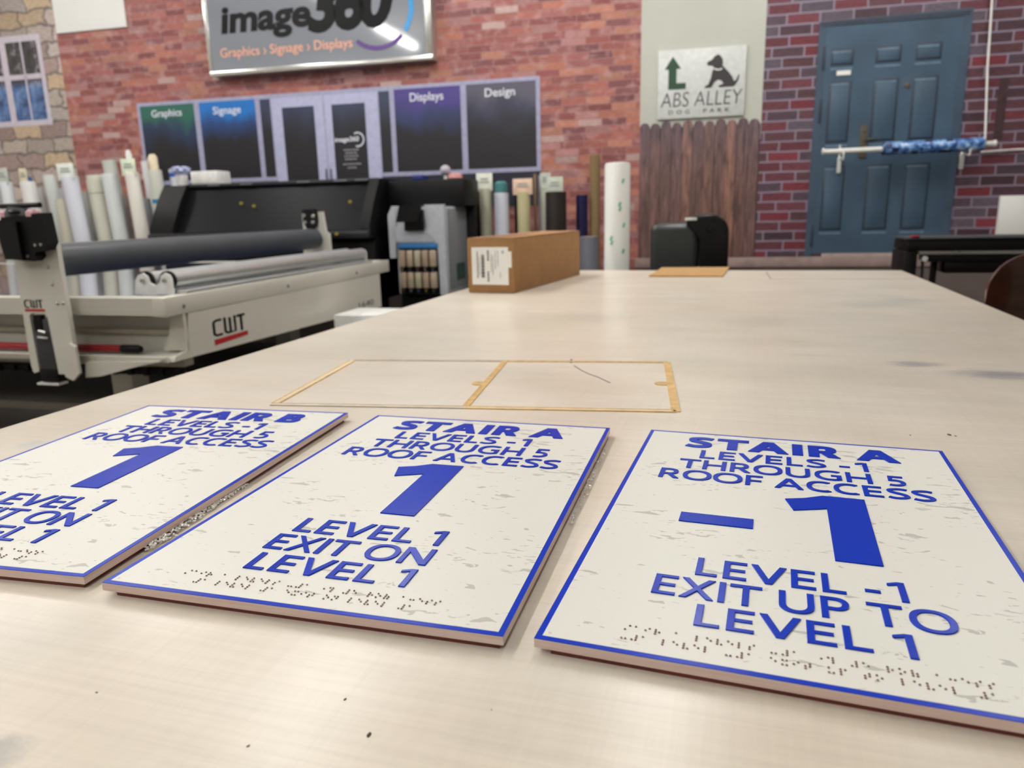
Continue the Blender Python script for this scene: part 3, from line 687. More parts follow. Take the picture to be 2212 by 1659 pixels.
# ------------------------------------------------------------------ the three stair signs
W_, H_, PT = .305, .46105, .0064
ZP = .9 + .0341315 * .305
M_blue = mat('royal_blue_acrylic', rgb(0, 52, 184), 0.30, var=.02, scale=200, spec=.10)
M_letter = mat('royal_blue_raised', rgb(0, 50, 182), 0.24, var=.02, scale=200, spec=.12)
M_plate = NT('clear_acrylic_edge', .18)
sx, sy, sz = M_plate.sep(M_plate.obj)
pn, _ = M_plate.noise(M_plate.mapping(M_plate.obj, (6, 6, 240)), 2.0, 3)
M_plate.base(M_plate.ramp(pn, [(.3, rgb(222, 194, 182)), (.55, rgb(230, 206, 196)), (.75, rgb(236, 220, 210))]))
M_plate.b.inputs['Transmission Weight'].default_value = .12
M_back = mat('red_tape_liner', rgb(104, 44, 36), .5, var=.1, scale=60)
g = NT('speckled_white_print', .42)
fl1, _ = g.noise(g.mapping(g.obj, (44, 125, 0), rot=(0, 0, -.03)), 1.0, 3, .55, .6)
fl2, _ = g.noise(g.mapping(g.obj, (12, 15, 0), loc=(3, 8, 0)), 1.0, 2, .5)
fl3, _ = g.noise(g.mapping(g.obj, (110, 300, 0), loc=(11, 4, 0)), 1.0, 2, .5, .5)
m1 = g.ramp(g.math('ADD', fl1, g.math('MULTIPLY', g.math('SUBTRACT', fl2, .5), .45)), [(.655, (0, 0, 0)), (.67, (1, 1, 1))])
m2 = g.ramp(g.math('ADD', fl3, g.math('MULTIPLY', g.math('SUBTRACT', fl2, .5), .4)), [(.70, (0, 0, 0)), (.72, (.7, .7, .7))])
mm = g.math('MAXIMUM', m1, m2)
g.base(g.mix(mm, rgb(224, 223, 214), rgb(186, 184, 176))); M_face = g.m
M_dot = mat('braille_bead', rgb(146, 118, 106), .15, var=.1, scale=300, coat=.6)

BR = {'a': '1', 'b': '12', 'c': '14', 'e': '15', 'f': '124', 'g': '1245', 'h': '125', 'i': '24', 'l': '123', 'n': '1345', 'o': '135', 'p': '1234',
      'r': '1235', 's': '234', 't': '2345', 'u': '136', 'v': '1236', 'x': '1346', '#': '3456', '-': '36', 'S': '34', 'Q': '12356', 'T': '1456', '5': '5', 'C': '25', ' ': ''}
# S = the "st" sign, Q = the "of" sign, T = "through" after dot 5, C = "cc"
def braille(name, s, x0, y0, parent):
    mb = MB()
    for k, ch in enumerate(s):
        for d in BR[ch]:
            d = int(d); cx = (x0 + k * .0203 + (.0078 if d > 3 else 0)) * W_; cy = (y0 - ((d - 1) % 3) * .0076) * W_
            mb.lathe((cx, cy, ZP + .0003), (0, 0, 1), [(0, .00078), (.0004, .00070), (.00065, .00045), (.00075, .00012)], 8)
    return mb.build(name, M_dot, parent)
def one(mb, dx, z0, z1):
    return mb.prism([((x + dx) * W_, y * W_) for x, y in ((.366, .905), (.420, .925), (.470, .957), (.583, .957), (.583, .527), (.477, .527), (.477, .858), (.388, .822))], z0, z1, 'xy')

def stair_sign(x, y, a, label, l1, low, br1, br2, minus, face_label):
    t = bpy.data.objects.new('stair_sign', None); COL.objects.link(t)
    t.location = (x, y, ZP); t.rotation_euler = (0, 0, a); t['label'] = label; t['category'] = 'sign'; t['group'] = 'stair signs on the table'
    ORG[t.name] = Vector((0, 0, ZP))
    MB().box(0, W_, 0, H_, ZP - PT, ZP - .0004).build('acrylic_plate', M_plate.m, t)
    MB().box(.010, W_ - .003, .0022, H_ - .008, .9001, ZP - PT - .0001).build('backing', M_back, t, label='dark red adhesive backing under the plate')
    MB().box(0, W_, 0, H_, ZP - .00038, ZP).build('border', M_blue, t, label='royal blue border')
    b = .0042
    MB().box(b, W_ - b, b, H_ - b, ZP + .00002, ZP + .0001).build('printed_face', M_face, t)
    put = lambda x, y, z: (x, y, ZP + .0001 + z)
    bl = lambda s, x0, x1, y0, y1, bold=False: raised('raised_lettering', s, M_letter, t, (x0 * W_, x1 * W_, y0 * W_, y1 * W_), put, .0010, bold)
    bl(l1, .148, .848, 1.329, 1.450, True)
    bl('LEVELS -1', .210, .740, 1.215, 1.297)
    bl('THROUGH 5', .150, .834, 1.104, 1.190)
    bl('ROOF ACCESS', .102, .896, .994, 1.080)
    for s_, x0, x1, y0, y1 in low: bl(s_, x0, x1, y0, y1)
    mb = MB()
    one(mb, .118 if minus else 0, ZP + .0001, ZP + .0011)
    o = mb.build('raised_numeral', M_letter, t, smooth=0)
    bv = o.modifiers.new('edge', 'BEVEL'); bv.width = .0003; bv.segments = 2
    if minus:
        o = MB().prism([(.207 * W_, .662 * W_), (.402 * W_, .662 * W_), (.402 * W_, .725 * W_), (.207 * W_, .725 * W_)], ZP + .0001, ZP + .0011).build('raised_minus', M_letter, t, smooth=0)
        bv = o.modifiers.new('edge', 'BEVEL'); bv.width = .0003; bv.segments = 2
    braille('braille_line', br1, .169, .0988, t)
    braille('braille_line', br2, .503 - len(br2) * .0203 / 2, .0655, t)
    return t
LOW1 = [('LEVEL 1', .291, .720, .362, .448), ('EXIT ON', .272, .728, .251, .337), ('LEVEL 1', .291, .722, .140, .225)]
LOW2 = [('LEVEL -1', .281, .732, .362, .450), ('EXIT UP TO', .196, .809, .249, .339), ('LEVEL 1', .300, .716, .140, .225)]
L1 = 'SaiR a levels -#a 5T #e roQ aCess'.lower().replace('sair', 'Sair').replace('5t', '5T').replace('roq', 'roQ').replace('ac', 'aC')
stair_sign(-.7598, .3643, .07636, 'white and blue STAIR B sign plate, leftmost on the table', 'STAIR B', LOW1,
           'Sair b levels -#a5T#e roQ aCess', '#a level #a exit on level #a', False, '')
stair_sign(-.4353, .3841, .0224, 'white and blue STAIR A sign plate with a large 1, in the middle', 'STAIR A', LOW1,
           'Sair a levels -#a 5T #e roQ aCess', '#a level #a exit on level #a', False, '')
stair_sign(-.11136, .39423, -.0420, 'white and blue STAIR A sign plate with a large -1, rightmost on the table', 'STAIR A', LOW2,
           'Sair a levels -#a 5T #e roQ aCess', '-#a level -#a exit up to level #a', True, '')

# clear plastic shavings beside the plates
M_shav = mat('clear_plastic_shavings', rgb(246, 246, 243), .2, var=.01, coat=.8)
def shavings(p0, p1, n, wd, label, r0=.0006, r1=.0016, zs=.004):
    mb = MB(); p0 = Vector(p0); p1 = Vector(p1); d = p1 - p0; nn = Vector((-d.y, d.x)).normalized()
    for i in range(n):
        t = random.random() ** .85; q = p0 + d * t + nn * random.gauss(0, wd) * (1 - .5 * t); z = TZ + .001 + random.random() * zs * (1 - .6 * t); r = random.uniform(r0, r1)
        m = Matrix.Translation((q.x, q.y, z)) @ Matrix.Rotation(random.random() * 6, 4, 'Z') @ Matrix.Diagonal((1.5, .8, .8, 1))
        bmesh.ops.create_icosphere(mb.bm, subdivisions=1, radius=r, matrix=m)
    o = mb.build('plastic_shavings', M_shav, org=((p0.x + p1.x) / 2, (p0.y + p1.y) / 2, TZ), frame='table', smooth=0)
    tagt(o, label, 'shavings'); o['kind'] = 'stuff'
shavings((-.459, .452), (-.474, .605), 420, .0030, 'trail of clear plastic shavings between the STAIR B plate and the middle plate')
shavings((-.136, .800), (-.131, .58), 110, .0020, 'thin trail of clear shavings along the right edge of the middle plate', .0005, .0013, .005)

# ------------------------------------------------------------------ things on the table further back
M_card = mat('kraft_cardboard', rgb(152, 112, 70), .75, var=.04, scale=25, bump=.1)
M_cardd = mat('brown_packing_tape', rgb(128, 96, 66), .35, var=.08)
bx_ = thing('cardboard_box', 'long brown cardboard box with a white shipping label on the table', 'box', (-.763, 2.417, .9), rot=-.15)
# local coordinates: origin at the front left bottom corner
bo = Vector((-.763, 2.417, .9))
def L(x0, x1, y0, y1, z0, z1): return (bo.x + x0, bo.x + x1, bo.y + y0, bo.y + y1, bo.z + z0, bo.z + z1)
MB().box(*L(0, .170, 0, .72, .0003, .180), .004).build('carton', M_card, bx_)
MB().box(*L(.0, .0846, .002, .718, .1801, .1825), .001).build('flap', M_card, bx_)
MB().box(*L(.0854, .170, .002, .718, .1801, .1825), .001).build('flap', M_card, bx_)
MB().prism([(bo.x + .02, bo.y + .06), (bo.x + .09, bo.y + .02), (bo.x + .125, bo.y + .28), (bo.x + .07, bo.y + .36), (bo.x + .035, bo.y + .2)], bo.z + .1826, bo.z + .1832).build('torn_tape', M_cardd, bx_)
lb = MB().box(*L(.017, .150, -.0008, -.0001, .028, .152)).box(*L(.150, .162, -.0008, -.0001, .085, .138)).build('shipping_label', M_paper, bx_)
mb = MB()
z = .052
while z < .128:
    hh = random.choice((.0012, .002, .0032)); mb.box(*L(.052, .064, -.0014, -.0009, z, z + hh)); z += hh + random.choice((.0012, .002))
mb.build('barcode', M_ink, lb)
for (x, z0, z1, ww) in ((.036, .050, .138, .004), (.043, .060, .12, .002), (.074, .108, .142, .007), (.074, .038, .072, .006), (.088, .07, .13, .002), (.094, .06, .125, .002), (.103, .08, .14, .002), (.112, .09, .14, .002), (.12, .05, .07, .002), (.128, .132, .14, .006)):
    z = z0; mb = MB()
    while z < z1:
        l = random.uniform(.003, .009); mb.box(*L(x, x + ww, -.0013, -.0009, z, min(z1, z + l))); z += l + .002
    mb.build('printed_line', mat('label_grey_print', rgb(88, 86, 90), .6), lb)
o = thing('cardboard_sheet', 'thin tan cardboard sheet lying near the far edge of the table', 'board', (-.04, 3.1, .9))
MB().prism([(-.196, 2.99), (-.166, 3.40), (.124, 3.41), (.086, 2.985)], .9002, .9065).build('sheet', mat('tan_sheet', rgb(172, 134, 84), .7, var=.04, scale=20), o)

# ------------------------------------------------------------------ flatbed applicator left of the table
M_navy = NT('blue_cutting_mat', .08)
M_navy.base(rgb(52, 62, 96)); M_navy.b.inputs['Coat Weight'].default_value = 1.0
nn, _ = M_navy.noise(M_navy.obj, 3.0, 3); M_navy.base(M_navy.ramp(nn, [(.3, rgb(48, 58, 92)), (.7, rgb(58, 68, 102))]))
M_glass = M_navy.m
AX, AN, AF = -1.797, 2.198, 4.145      # right end, near edge, far edge
XL = -5.2
fa = thing('flatbed_applicator', 'long cream flatbed applicator table with CWT logos left of the work table', 'machine', (-3.4, 3.2, 0))
MB().box(XL, AX - .055, AN + .03, AF - .03, .86, .899).build('bed_glass', M_glass, fa, label='glossy blue cutting mat bed')
mb = MB()
mb.prism([(AN, .900), (AN + .03, .904), (AN + .05, .900), (AN + .05, .84), (AN + .006, .838)], XL, AX - .004, 'yz')
mb.box(XL, AX - .004, AF - .05, AF, .84, .902, .003)
mb.build('long_rail', M_cream, fa)
MB().box(AX - .055, AX, AN, AF, .834, .902, .004).build('end_rail', M_cream, fa)
mb = MB()
for yy in (2.29, 3.0, 3.7): mb.tube((AX, yy, .862), (AX + .004, yy, .862), .007, seg=14)
mb.build('screw', M_steel, fa)
mb = MB()
mb.prism([(AX - .058, .834), (AX + .0, .834), (AX + .0, .70)][:0] or [(AN + .115, .833), (AF - .14, .833), (AF - .14, .640), (AN + .01, .674), (AN + .02, .69), (AN + .09, .70)], AX - .018, AX - .002, 'yz')
mb.build('end_panel', M_cream, fa)
mb = MB()
mb.prism([(AN + .12, .839), (AN + .13, .839), (AN + .13, .70), (AN + .10, .69), (AN + .01, .682), (AN - .005, .695), (AN - .012, .692), (AN - .004, .672), (AN + .10, .676), (AN + .15, .69), (AN + .15, .839)], XL, AX - .019, 'yz')
mb.build('apron_tray', M_cream, fa)
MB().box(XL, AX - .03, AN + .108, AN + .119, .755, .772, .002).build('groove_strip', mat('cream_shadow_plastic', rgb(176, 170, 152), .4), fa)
mb = MB(); mb.prism([(AX - .10, .70), (AX - .002, .70), (AX - .002, .834), (AX - .05, .834), (AX - .07, .76)], AN + .085, AN + .10, 'xz'); mb.build('corner_gusset', M_cream, fa)
put = lambda x, y, z: (AX - .002 + z, x, y)
def logo(parent, put_, x0, x1, y0, y1, skew=0.0):
    strokes = [[(.29, .93), (.13, .93), (.07, .87), (.055, .80), (.055, .20), (.07, .13), (.13, .07), (.29, .07)], [(.38, 1.0), (.38, .20), (.40, .12), (.45, .07), (.68, .07), (.68, 1.0)], [(.53, .07), (.53, .95)], [(.745, .93), (1.0, .93)], [(.872, .93), (.872, .0)]]
    vs, fs = [], []
    for p in strokes:
        n = len(p)
        for i in range(n):
            a = p[max(0, i - 1)]; b = p[min(n - 1, i + 1)]; dx, dy = b[0] - a[0], (b[1] - a[1]) * .5; l = math.hypot(dx, dy)
            tx, ty = .036, .07
            for sg in (1, -1):
                X, Y_ = p[i][0] - dy / l * tx * sg, p[i][1] + dx / l * ty * sg
                vs.append(Vector(put_(x0 + X * (x1 - x0), y0 + Y_ * (y1 - y0) + skew * X, .0008 + .0002 * strokes.index(p))) - ORG[parent.name])
        b0 = len(vs) - 2 * n
        fs += [(b0 + 2 * i, b0 + 2 * i + 1, b0 + 2 * i + 3, b0 + 2 * i + 2) for i in range(n - 1)]
    me = bpy.data.meshes.new('logo_lettering'); me.from_pydata(vs, [], fs); me.materials.append(M_ink); me.update()
    o = bpy.data.objects.new('logo_lettering', me); COL.objects.link(o); o.parent = parent; ORG[o.name] = ORG[parent.name]
    sd = o.modifiers.new('thickness', 'SOLIDIFY'); sd.thickness = .0006; return o
logo(fa, put, 2.438, 2.655, .722, .788)
MB().prism([(2.445, .712), (2.665, .715), (2.665, .698), (2.445, .690)], AX - .0018, AX - .0008, 'yz').build('red_logo_bar', M_red, fa, label='red bar under the logo')
text_obj('model_number', '1640', mat('grey_number_print', rgb(84, 84, 82), .5), fa, (3.71, 3.90, .668, .700), put, .0008)
# side guide rollers on the bed
for (x, r) in ((-1.968, .036), (-1.875, .036)):
    rl = MB().tube((x, AN + .135, .951), (x, AF - .20, .951), .030, seg=28).build('idler_roller', M_alu, fa)
    MB().tube((x, AN + .122, .951), (x, AN + .134, .951), .034, seg=24).build('roller_end', M_black, rl)
    MB().tube((x, AN + .10, .951), (x, AN + .12, .951), .007, seg=12).build('axle', M_steel, rl)
for y in (AN + .112, AF - .195):
    MB().prism([(-2.012, .9005), (-1.848, .9005), (-1.848, .957), (-1.856, .972), (-1.875, .979), (-1.893, .968), (-1.900, .945), (-1.921, .932), (-1.944, .945), (-1.950, .966), (-1.968, .979), (-1.988, .972), (-2.004, .952)], y, y + .008, 'xz').build('roller_bracket', M_white, fa)
MB().box(-1.915, -1.803, AN + .13, AF - .21, .9025, .914, .002).build('aluminium_rail', M_alu, fa)
# legs, cross members, lower shelf
for x in (-2.3, -4.9):
    for y in (AN + .35, AF - .35):
        MB().box(x - .05, x + .05, y - .05, y + .05, 0, .70, .004).build('leg', M_cream, fa)
MB().box(-5.1, -1.95, AN + .25, AN + .31, .60, .674, .003).box(-5.1, -1.95, AF - .31, AF - .25, .60, .66, .003).build('cross_beam', M_cream, fa)
MB().box(XL + .1, -1.95, AN + .25, AF - .2, .40, .43).build('lower_shelf', mat('grey_shelf', rgb(112, 104, 94), .6), fa)
mb = MB(); mb.box(XL, -1.9, AN + .16, AN + .19, .585, .612, .003)
for i in range(46): mb.box(-1.9 - .07 * i - .02, -1.9 - .07 * i, AN + .15, AN + .16, .585, .612)
mb.build('cable_chain', M_black, fa)
t = thing('red_handled_tool', 'long red tube with a black end cap resting in the applicator tray', 'tool', (-2.4, AN + .06, .69))
MB().tube((-3.6, AN + .055, .708), (-2.05, AN + .055, .708), .0135).build('tube', mat('red_plastic', rgb(150, 28, 38), .35), t)
MB().lathe((-2.05, AN + .055, .708), (1, 0, 0), [(0, .015), (.07, .0155), (.082, .011), (.086, .004)]).build('end_cap', M_black, t)

# gantry: near upright, far upright, big rubber roller (one moving carriage)
ga = thing('applicator_gantry', 'roller carriage of the applicator with a thick dark rubber roller', 'carriage', (-2.27, 3.2, .6))
UY = AN - .06
mb = MB()
mb.prism([(-2.345, 1.10), (-2.155, 1.10), (-2.157, .735), (-2.150, .70), (-2.160, .632), (-2.178, .617), (-2.205, .640), (-2.225, .875), (-2.232, .868)][:0] or
         [(-2.345, 1.10), (-2.155, 1.10), (-2.152, .72), (-2.16, .632), (-2.176, .617), (-2.205, .632), (-2.235, .632), (-2.243, .84), (-2.256, .852), (-2.312, .852), (-2.322, .842), (-2.320, .64), (-2.345, .632), (-2.352, .66)], UY, UY + .018, 'xz')
mb.build('near_upright', M_cream, ga, label='cream upright plate with a slotted opening')
sl = MB().box(-2.318, -2.244, UY + .004, UY + .04, .605, .83, .004).build('slide_unit', M_dgrey, ga)
MB().box(-2.319, -2.243, UY + .001, UY + .05, .600, .650, .004).build('slide_block', M_black, sl)
MB().box(-2.308, -2.275, UY + .0, UY + .02, .79, .845).build('stop_block', M_black, sl)
MB().tube((-2.29, UY + .000, .788), (-2.26, UY - .001, .782), .006).tube((-2.30, UY + .000, .765), (-2.255, UY - .001, .762), .005).build('chrome_link', M_steel, sl)
MB().box(-2.335, -2.24, UY - .004, UY + .04, .590, .597).build('foot_plate', M_white, ga)
MB().prism([(-2.195, .735), (-2.155, .748), (-2.135, .735), (-2.132, .64), (-2.165, .612), (-2.195, .625), (-2.200, .66)], UY - .012, UY - .0005, 'xz').build('side_bracket', M_cream, ga)
MB().prism([(-2.14, .672), (-1.83, .682), (-1.95, .655), (-2.08, .622), (-2.15, .615)], UY + .03, UY + .06, 'xz').build('carriage_foot', M_cream, ga)
for (x, z) in ((-2.205, 1.015), (-2.198, .955), (-2.188, .888), (-2.165, .889)):
    MB().lathe((x, UY - .0002, z), (0, -1, 0), [(0, .007), (.003, .006), (.005, .003)], 12).build('bolt', M_steel, ga)
put = lambda x, y, z: (x, UY - .0002 - z, y)
logo(ga, put, -2.336, -2.253, .871, .900)
MB().box(-2.336, -2.248, UY - .0010, UY - .0002, .858, .867).build('red_logo_bar', M_red, ga)
# pressure head
hd = MB().prism([(-2.352, 1.165), (-2.322, 1.18), (-2.322, 1.188), (-2.150, 1.198), (-2.142, 1.10), (-2.160, 1.075), (-2.205, 1.068), (-2.205, 1.052), (-2.222, 1.038), (-2.318, 1.045), (-2.338, 1.065)], UY - .045, UY - .0006, 'xz').build('pressure_head', M_black, ga, label='black pressure head block')
MB().prism([(-2.318, 1.183), (-2.345, 1.165), (-2.338, 1.06), (-2.318, 1.042)][:0] or [(-2.322, 1.168), (-2.245, 1.172), (-2.245, 1.045), (-2.315, 1.045)], UY - .062, UY - .0455, 'xz').build('head_cover', M_blackg, hd)
MB().prism([(-2.32, 1.186), (-2.20, 1.190), (-2.222, 1.214), (-2.285, 1.222)], UY - .045, UY - .01, 'xz').build('gauge_wedge', mat('clear_grey_plastic', rgb(96, 98, 102), .2), hd)
for x in (-2.315, -2.205): MB().lathe((x, UY - .026, 1.187), (0, 0, 1), [(0, .022), (.016, .022), (.024, .012)]).build('dial', mat('pink_white_dial', rgb(214, 168, 176), .3), hd)
MB().lathe((-2.262, UY - .03, 1.196), (0, 0, 1), [(0, .028), (.008, .032), (.014, .026), (.018, .012), (.022, .012)]).build('hub', M_blackg, hd)
MB().tube((-2.330, UY - .03, 1.224), (-2.165, UY - .03, 1.224), .009, seg=16).build('t_handle', M_blackg, hd)
for (x, z) in ((-2.196, 1.092), (-2.172, 1.094), (-2.236, 1.055)): MB().lathe((x, UY - .0453, z), (0, -1, 0), [(0, .006), (.003, .005)], 10).build('screw', M_steel, hd)
MB().tube((-2.262, UY + .06, 1.032), (-2.262, AF - .03, 1.032), .060, seg=48).build('rubber_roller', mat('dark_rubber', rgb(62, 66, 70), .42, var=.05, scale=12), ga)
MB().tube((-2.262, UY + .02, 1.032), (-2.262, UY + .0595, 1.032), .064, seg=40).tube((-2.262, AF - .029, 1.032), (-2.262, AF + .0, 1.032), .045, seg=32).build('roller_hub', M_black, ga)
FY = AF + .005
MB().prism([(-2.355, .74), (-2.17, .74), (-2.175, 1.06), (-2.195, 1.07), (-2.208, 1.19), (-2.240, 1.19), (-2.244, 1.10), (-2.285, 1.10), (-2.305, 1.18), (-2.345, 1.18), (-2.345, 1.10), (-2.355, 1.06)], FY, FY + .02, 'xz').build('far_upright', M_cream, ga, label='cream upright plate at the far side')
MB().prism([(-2.312, 1.205), (-2.240, 1.205), (-2.236, 1.13), (-2.262, 1.09), (-2.29, 1.09), (-2.314, 1.13)], FY - .05, FY - .001, 'xz').build('far_pressure_head', M_black, ga)
for (x, z) in ((-2.304, 1.17), (-2.246, 1.165), (-2.30, 1.13), (-2.25, 1.13)): MB().lathe((x, FY - .0503, z), (0, -1, 0), [(0, .012), (.004, .010)], 12).build('chrome_knob', M_steel, ga)

tagt(MB().box(-1.74, -1.50, 3.30, 3.58, .0005, .69, .004).build('tall_white_carton', M_white, org=(-1.62, 3.44, 0)), 'tall white carton standing on the floor between the applicator and the work table', 'box')

# ------------------------------------------------------------------ large format printer
pr = thing('large_format_printer', 'wide black large format printer in front of the storefront mural', 'printer', (-2.8, 4.6, 0))
PY = 4.45
mb = MB()
mb.prism([(PY + .05, 1.10), (PY + .05, .62), (5.10, .62), (5.10, 1.36), (PY + .38, 1.385), (PY + .22, 1.375)], -3.62, -2.02, 'yz')
mb.build('body', M_black, pr)
MB().prism([(PY - .02, 1.075), (PY + .18, 1.372), (PY + .20, 1.372), (PY + .0, 1.060)], -3.46, -2.08, 'yz').build('window', mat('smoked_window', rgb(7, 8, 12), .4, spec=.12), pr, label='smoked glass front window')
for (a, b) in ((-3.64, -3.455), (-2.085, -2.02)):
    MB().prism([(PY - .06, 1.03), (PY - .06, 1.10), (PY + .05, 1.28), (PY + .14, 1.392), (PY + .5, 1.392), (PY + .5, 1.03)], a, b, 'yz').build('end_cover', M_black, pr)
MB().box(-3.64, -2.02, PY - .09, PY + .05, 1.02, 1.072, .012).build('front_ledge', mat('charcoal_plastic', rgb(30, 30, 34), .4), pr)
MB().box(-3.50, -2.04, PY + .16, PY + .5, 1.372, 1.398, .01).build('top_cover', mat('charcoal_plastic', rgb(30, 30, 34), .4), pr)
MB().box(-3.60, -2.02, PY + .0, PY + .3, .62, 1.01, .01).build('lower_body', M_black, pr)
for (x, z, y) in ((-3.22, 1.052, PY - .091), (-2.23, 1.052, PY - .091), (-2.9, 1.24, PY + .07), (-2.2, 1.25, PY + .07), (-3.0, 1.26, PY + .08)):
    MB().tube((x, y - .012, z), (x, y + .0, z), .009, seg=10).build('status_light', mat('yellow_plastic', rgb(168, 150, 40), .4), pr)
for x in (-3.3, -3.05, -2.62, -2.35, -2.2): MB().box(x, x + .09, PY + .155, PY + .159, 1.384, 1.392).build('printed_caption', mat('grey_caption', rgb(120, 120, 126), .5), pr)
for x in (-3.4, -2.2):
    MB().box(x - .04, x + .04, PY + .1, PY + .5, .0, .62, .005).build('leg', M_black, pr)
sp_ = thing('rear_printer', 'smaller black printer standing behind the ink cabinet', 'printer', (-1.75, 4.95, 0))
MB().box(-2.015, -1.485, 4.70, 5.02, 1.208, 1.378, .010).build('printer_cover', M_black, sp_)
MB().box(-2.005, -1.50, 4.955, 5.015, 0, 1.207, .004).build('printer_stand', M_black, sp_)


tw = thing('ink_cabinet', 'grey-white ink cabinet with two rows of ink bottles beside the black printer', 'cabinet', (-1.65, 4.5, 0))
M_cab = mat('grey_white_casing', rgb(176, 180, 186), .35, var=.02, scale=4)
TY = 4.50
M_col = mat('pale_grey_column', rgb(176, 180, 188), .35)
MB().box(-1.90, -1.558, TY + .02, TY + .44, .655, 1.205, .012).build('casing', M_cab, tw)
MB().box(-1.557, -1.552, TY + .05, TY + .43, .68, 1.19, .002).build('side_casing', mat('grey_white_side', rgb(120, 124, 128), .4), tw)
MB().prism([(-1.632, .655), (-1.560, .655), (-1.560, 1.215), (-1.675, 1.215), (-1.675, 1.0), (-1.605, .94)][:0] or [(-1.606, .655), (-1.558, .655), (-1.558, 1.218), (-1.690, 1.218), (-1.672, 1.05), (-1.612, .97)], TY - .005, TY + .0195, 'xz').build('front_column', M_col, tw)
MB().prism([(-1.94, .89), (-1.90, .89), (-1.885, 1.21), (-1.91, 1.215), (-1.94, 1.16)], TY + .0, TY + .3, 'xz').build('left_shoulder', M_cab, tw)
MB().box(-1.895, -1.615, TY + .0, TY + .019, .985, 1.085, .004).build('control_shelf', M_col, tw)
MB().box(-1.88, -1.608, TY - .008, TY + .018, .950, .980, .003).build('blue_strip', mat('blue_trim', rgb(44, 112, 172), .4), tw)
MB().box(-1.875, -1.608, TY - .002, TY + .0195, .66, .949).build('bottle_recess', M_black, tw)
MB().prism([(-1.862, 1.115), (-1.715, 1.115), (-1.690, 1.215), (-1.835, 1.215)], TY - .06, TY - .03, 'xz').build('control_screen', M_blackg, tw)
MB().box(-1.82, -1.69, TY - .029, TY - .006, 1.06, 1.19, .004).build('screen_arm', M_black, tw)
CC = [(170, 150, 60), (150, 70, 80), (90, 110, 150), (90, 90, 96), (160, 160, 166)]
for r_i, (z0, z1) in enumerate(((.835, .938), (.700, .800))):
    for k in range(5):
        x = -1.866 + k * .0515
        b_ = thing('ink_bottle', 'cream ink bottle, %s of the %s row in the ink cabinet' % (('first', 'second', 'third', 'fourth', 'fifth')[k], ('upper', 'lower')[r_i]), 'bottle', (x + .02, TY - .018, z0), group='ink bottles in the cabinet')
        MB().box(x, x + .040, TY - .036, TY - .003, z0, z1, .006).build('bottle_body', mat('cream_bottle_%d' % (k % 3), rgb(*((160, 140, 120), (166, 150, 128), (168, 160, 138))[k % 3]), .4), b_)
        MB().lathe((x + .02, TY - .020, z0 - .0002), (0, 0, -1), [(0, .014), (.026, .014), (.03, .009)], 14).build('bottle_cap', M_black, b_)
        MB().box(x + .016, x + .024, TY - .0355, TY - .0345, z0 - .02, z0 - .012).build('colour_mark', mat('mark_%d' % ((k * 3 + r_i) % 5), rgb(*CC[(k * 3 + r_i) % 5]), .4), b_)
MB().box(-1.5515, -1.5505, TY + .18, TY + .36, .73, .84).build('green_sticker', mat('dark_green_sticker', rgb(26, 60, 54), .5), tw)
MB().box(-1.90, -1.558, TY + .05, TY + .44, .04, .654, .01).build('base_cabinet', M_black, tw)

# small things on the printers
t = thing('white_cup', 'white cup stuffed with lavender paper on the left end of the printer', 'cup', (-3.585, 4.72, 1.3925))
MB().lathe((-3.585, 4.72, 1.3925), (0, 0, 1), [(0, .034), (.075, .043)]).build('cup_body', M_white, t)
mb = MB()
for k in range(14):
    a = k * 2 * PI / 14
    mb.tube((-3.585 + .026 * math.cos(a), 4.72 + .026 * math.sin(a), 1.4680), (-3.585 + .055 * math.cos(a), 4.72 + .055 * math.sin(a), 1.505 + .016 * (k % 2)), .012, .017, 8)
mb.build('lavender_paper', mat('lavender_paper', rgb(176, 182, 216), .7), t)
tagt(MB().box(-3.455, -3.245, 4.64, 4.80, 1.3985, 1.486, .008).build('white_carton', M_white, org=(-3.3, 4.7, 1.3985)), 'small white carton on top of the black printer', 'box')
tagt(MB().box(-1.86, -1.78, 4.75, 4.85, 1.3785, 1.412, .005).build('blue_case', mat('navy_plastic', rgb(24, 42, 110), .4), org=(-1.82, 4.8, 1.3785)), 'small navy blue case on the rear printer cover', 'case')
t = thing('white_knob_lamp', 'small round white globe standing on the rear printer cover', 'ornament', (-1.66, 4.85, 1.378))
MB().lathe((-1.66, 4.85, 1.3785), (0, 0, 1), [(0, .012), (.03, .012)], 14).build('stem', M_white, t)
mb = MB(); bmesh.ops.create_uvsphere(mb.bm, u_segments=20, v_segments=12, radius=.035, matrix=Matrix.Translation((-1.66, 4.85, 1.44))); mb.build('globe', mat('milky_plastic', rgb(170, 166, 178), .3), t)
mb = MB(); mb.lathe((-1.585, 4.83, 1.3785), (0, 0, 1), [(0, .04), (.01, .048), (.035, .044), (.042, .02)], 20)
tagt(mb.build('pink_tape_roll', mat('pink_plastic', rgb(212, 150, 146), .4), org=(-1.585, 4.83, 1.3785)), 'small pink roll beside the white globe', 'tape roll')

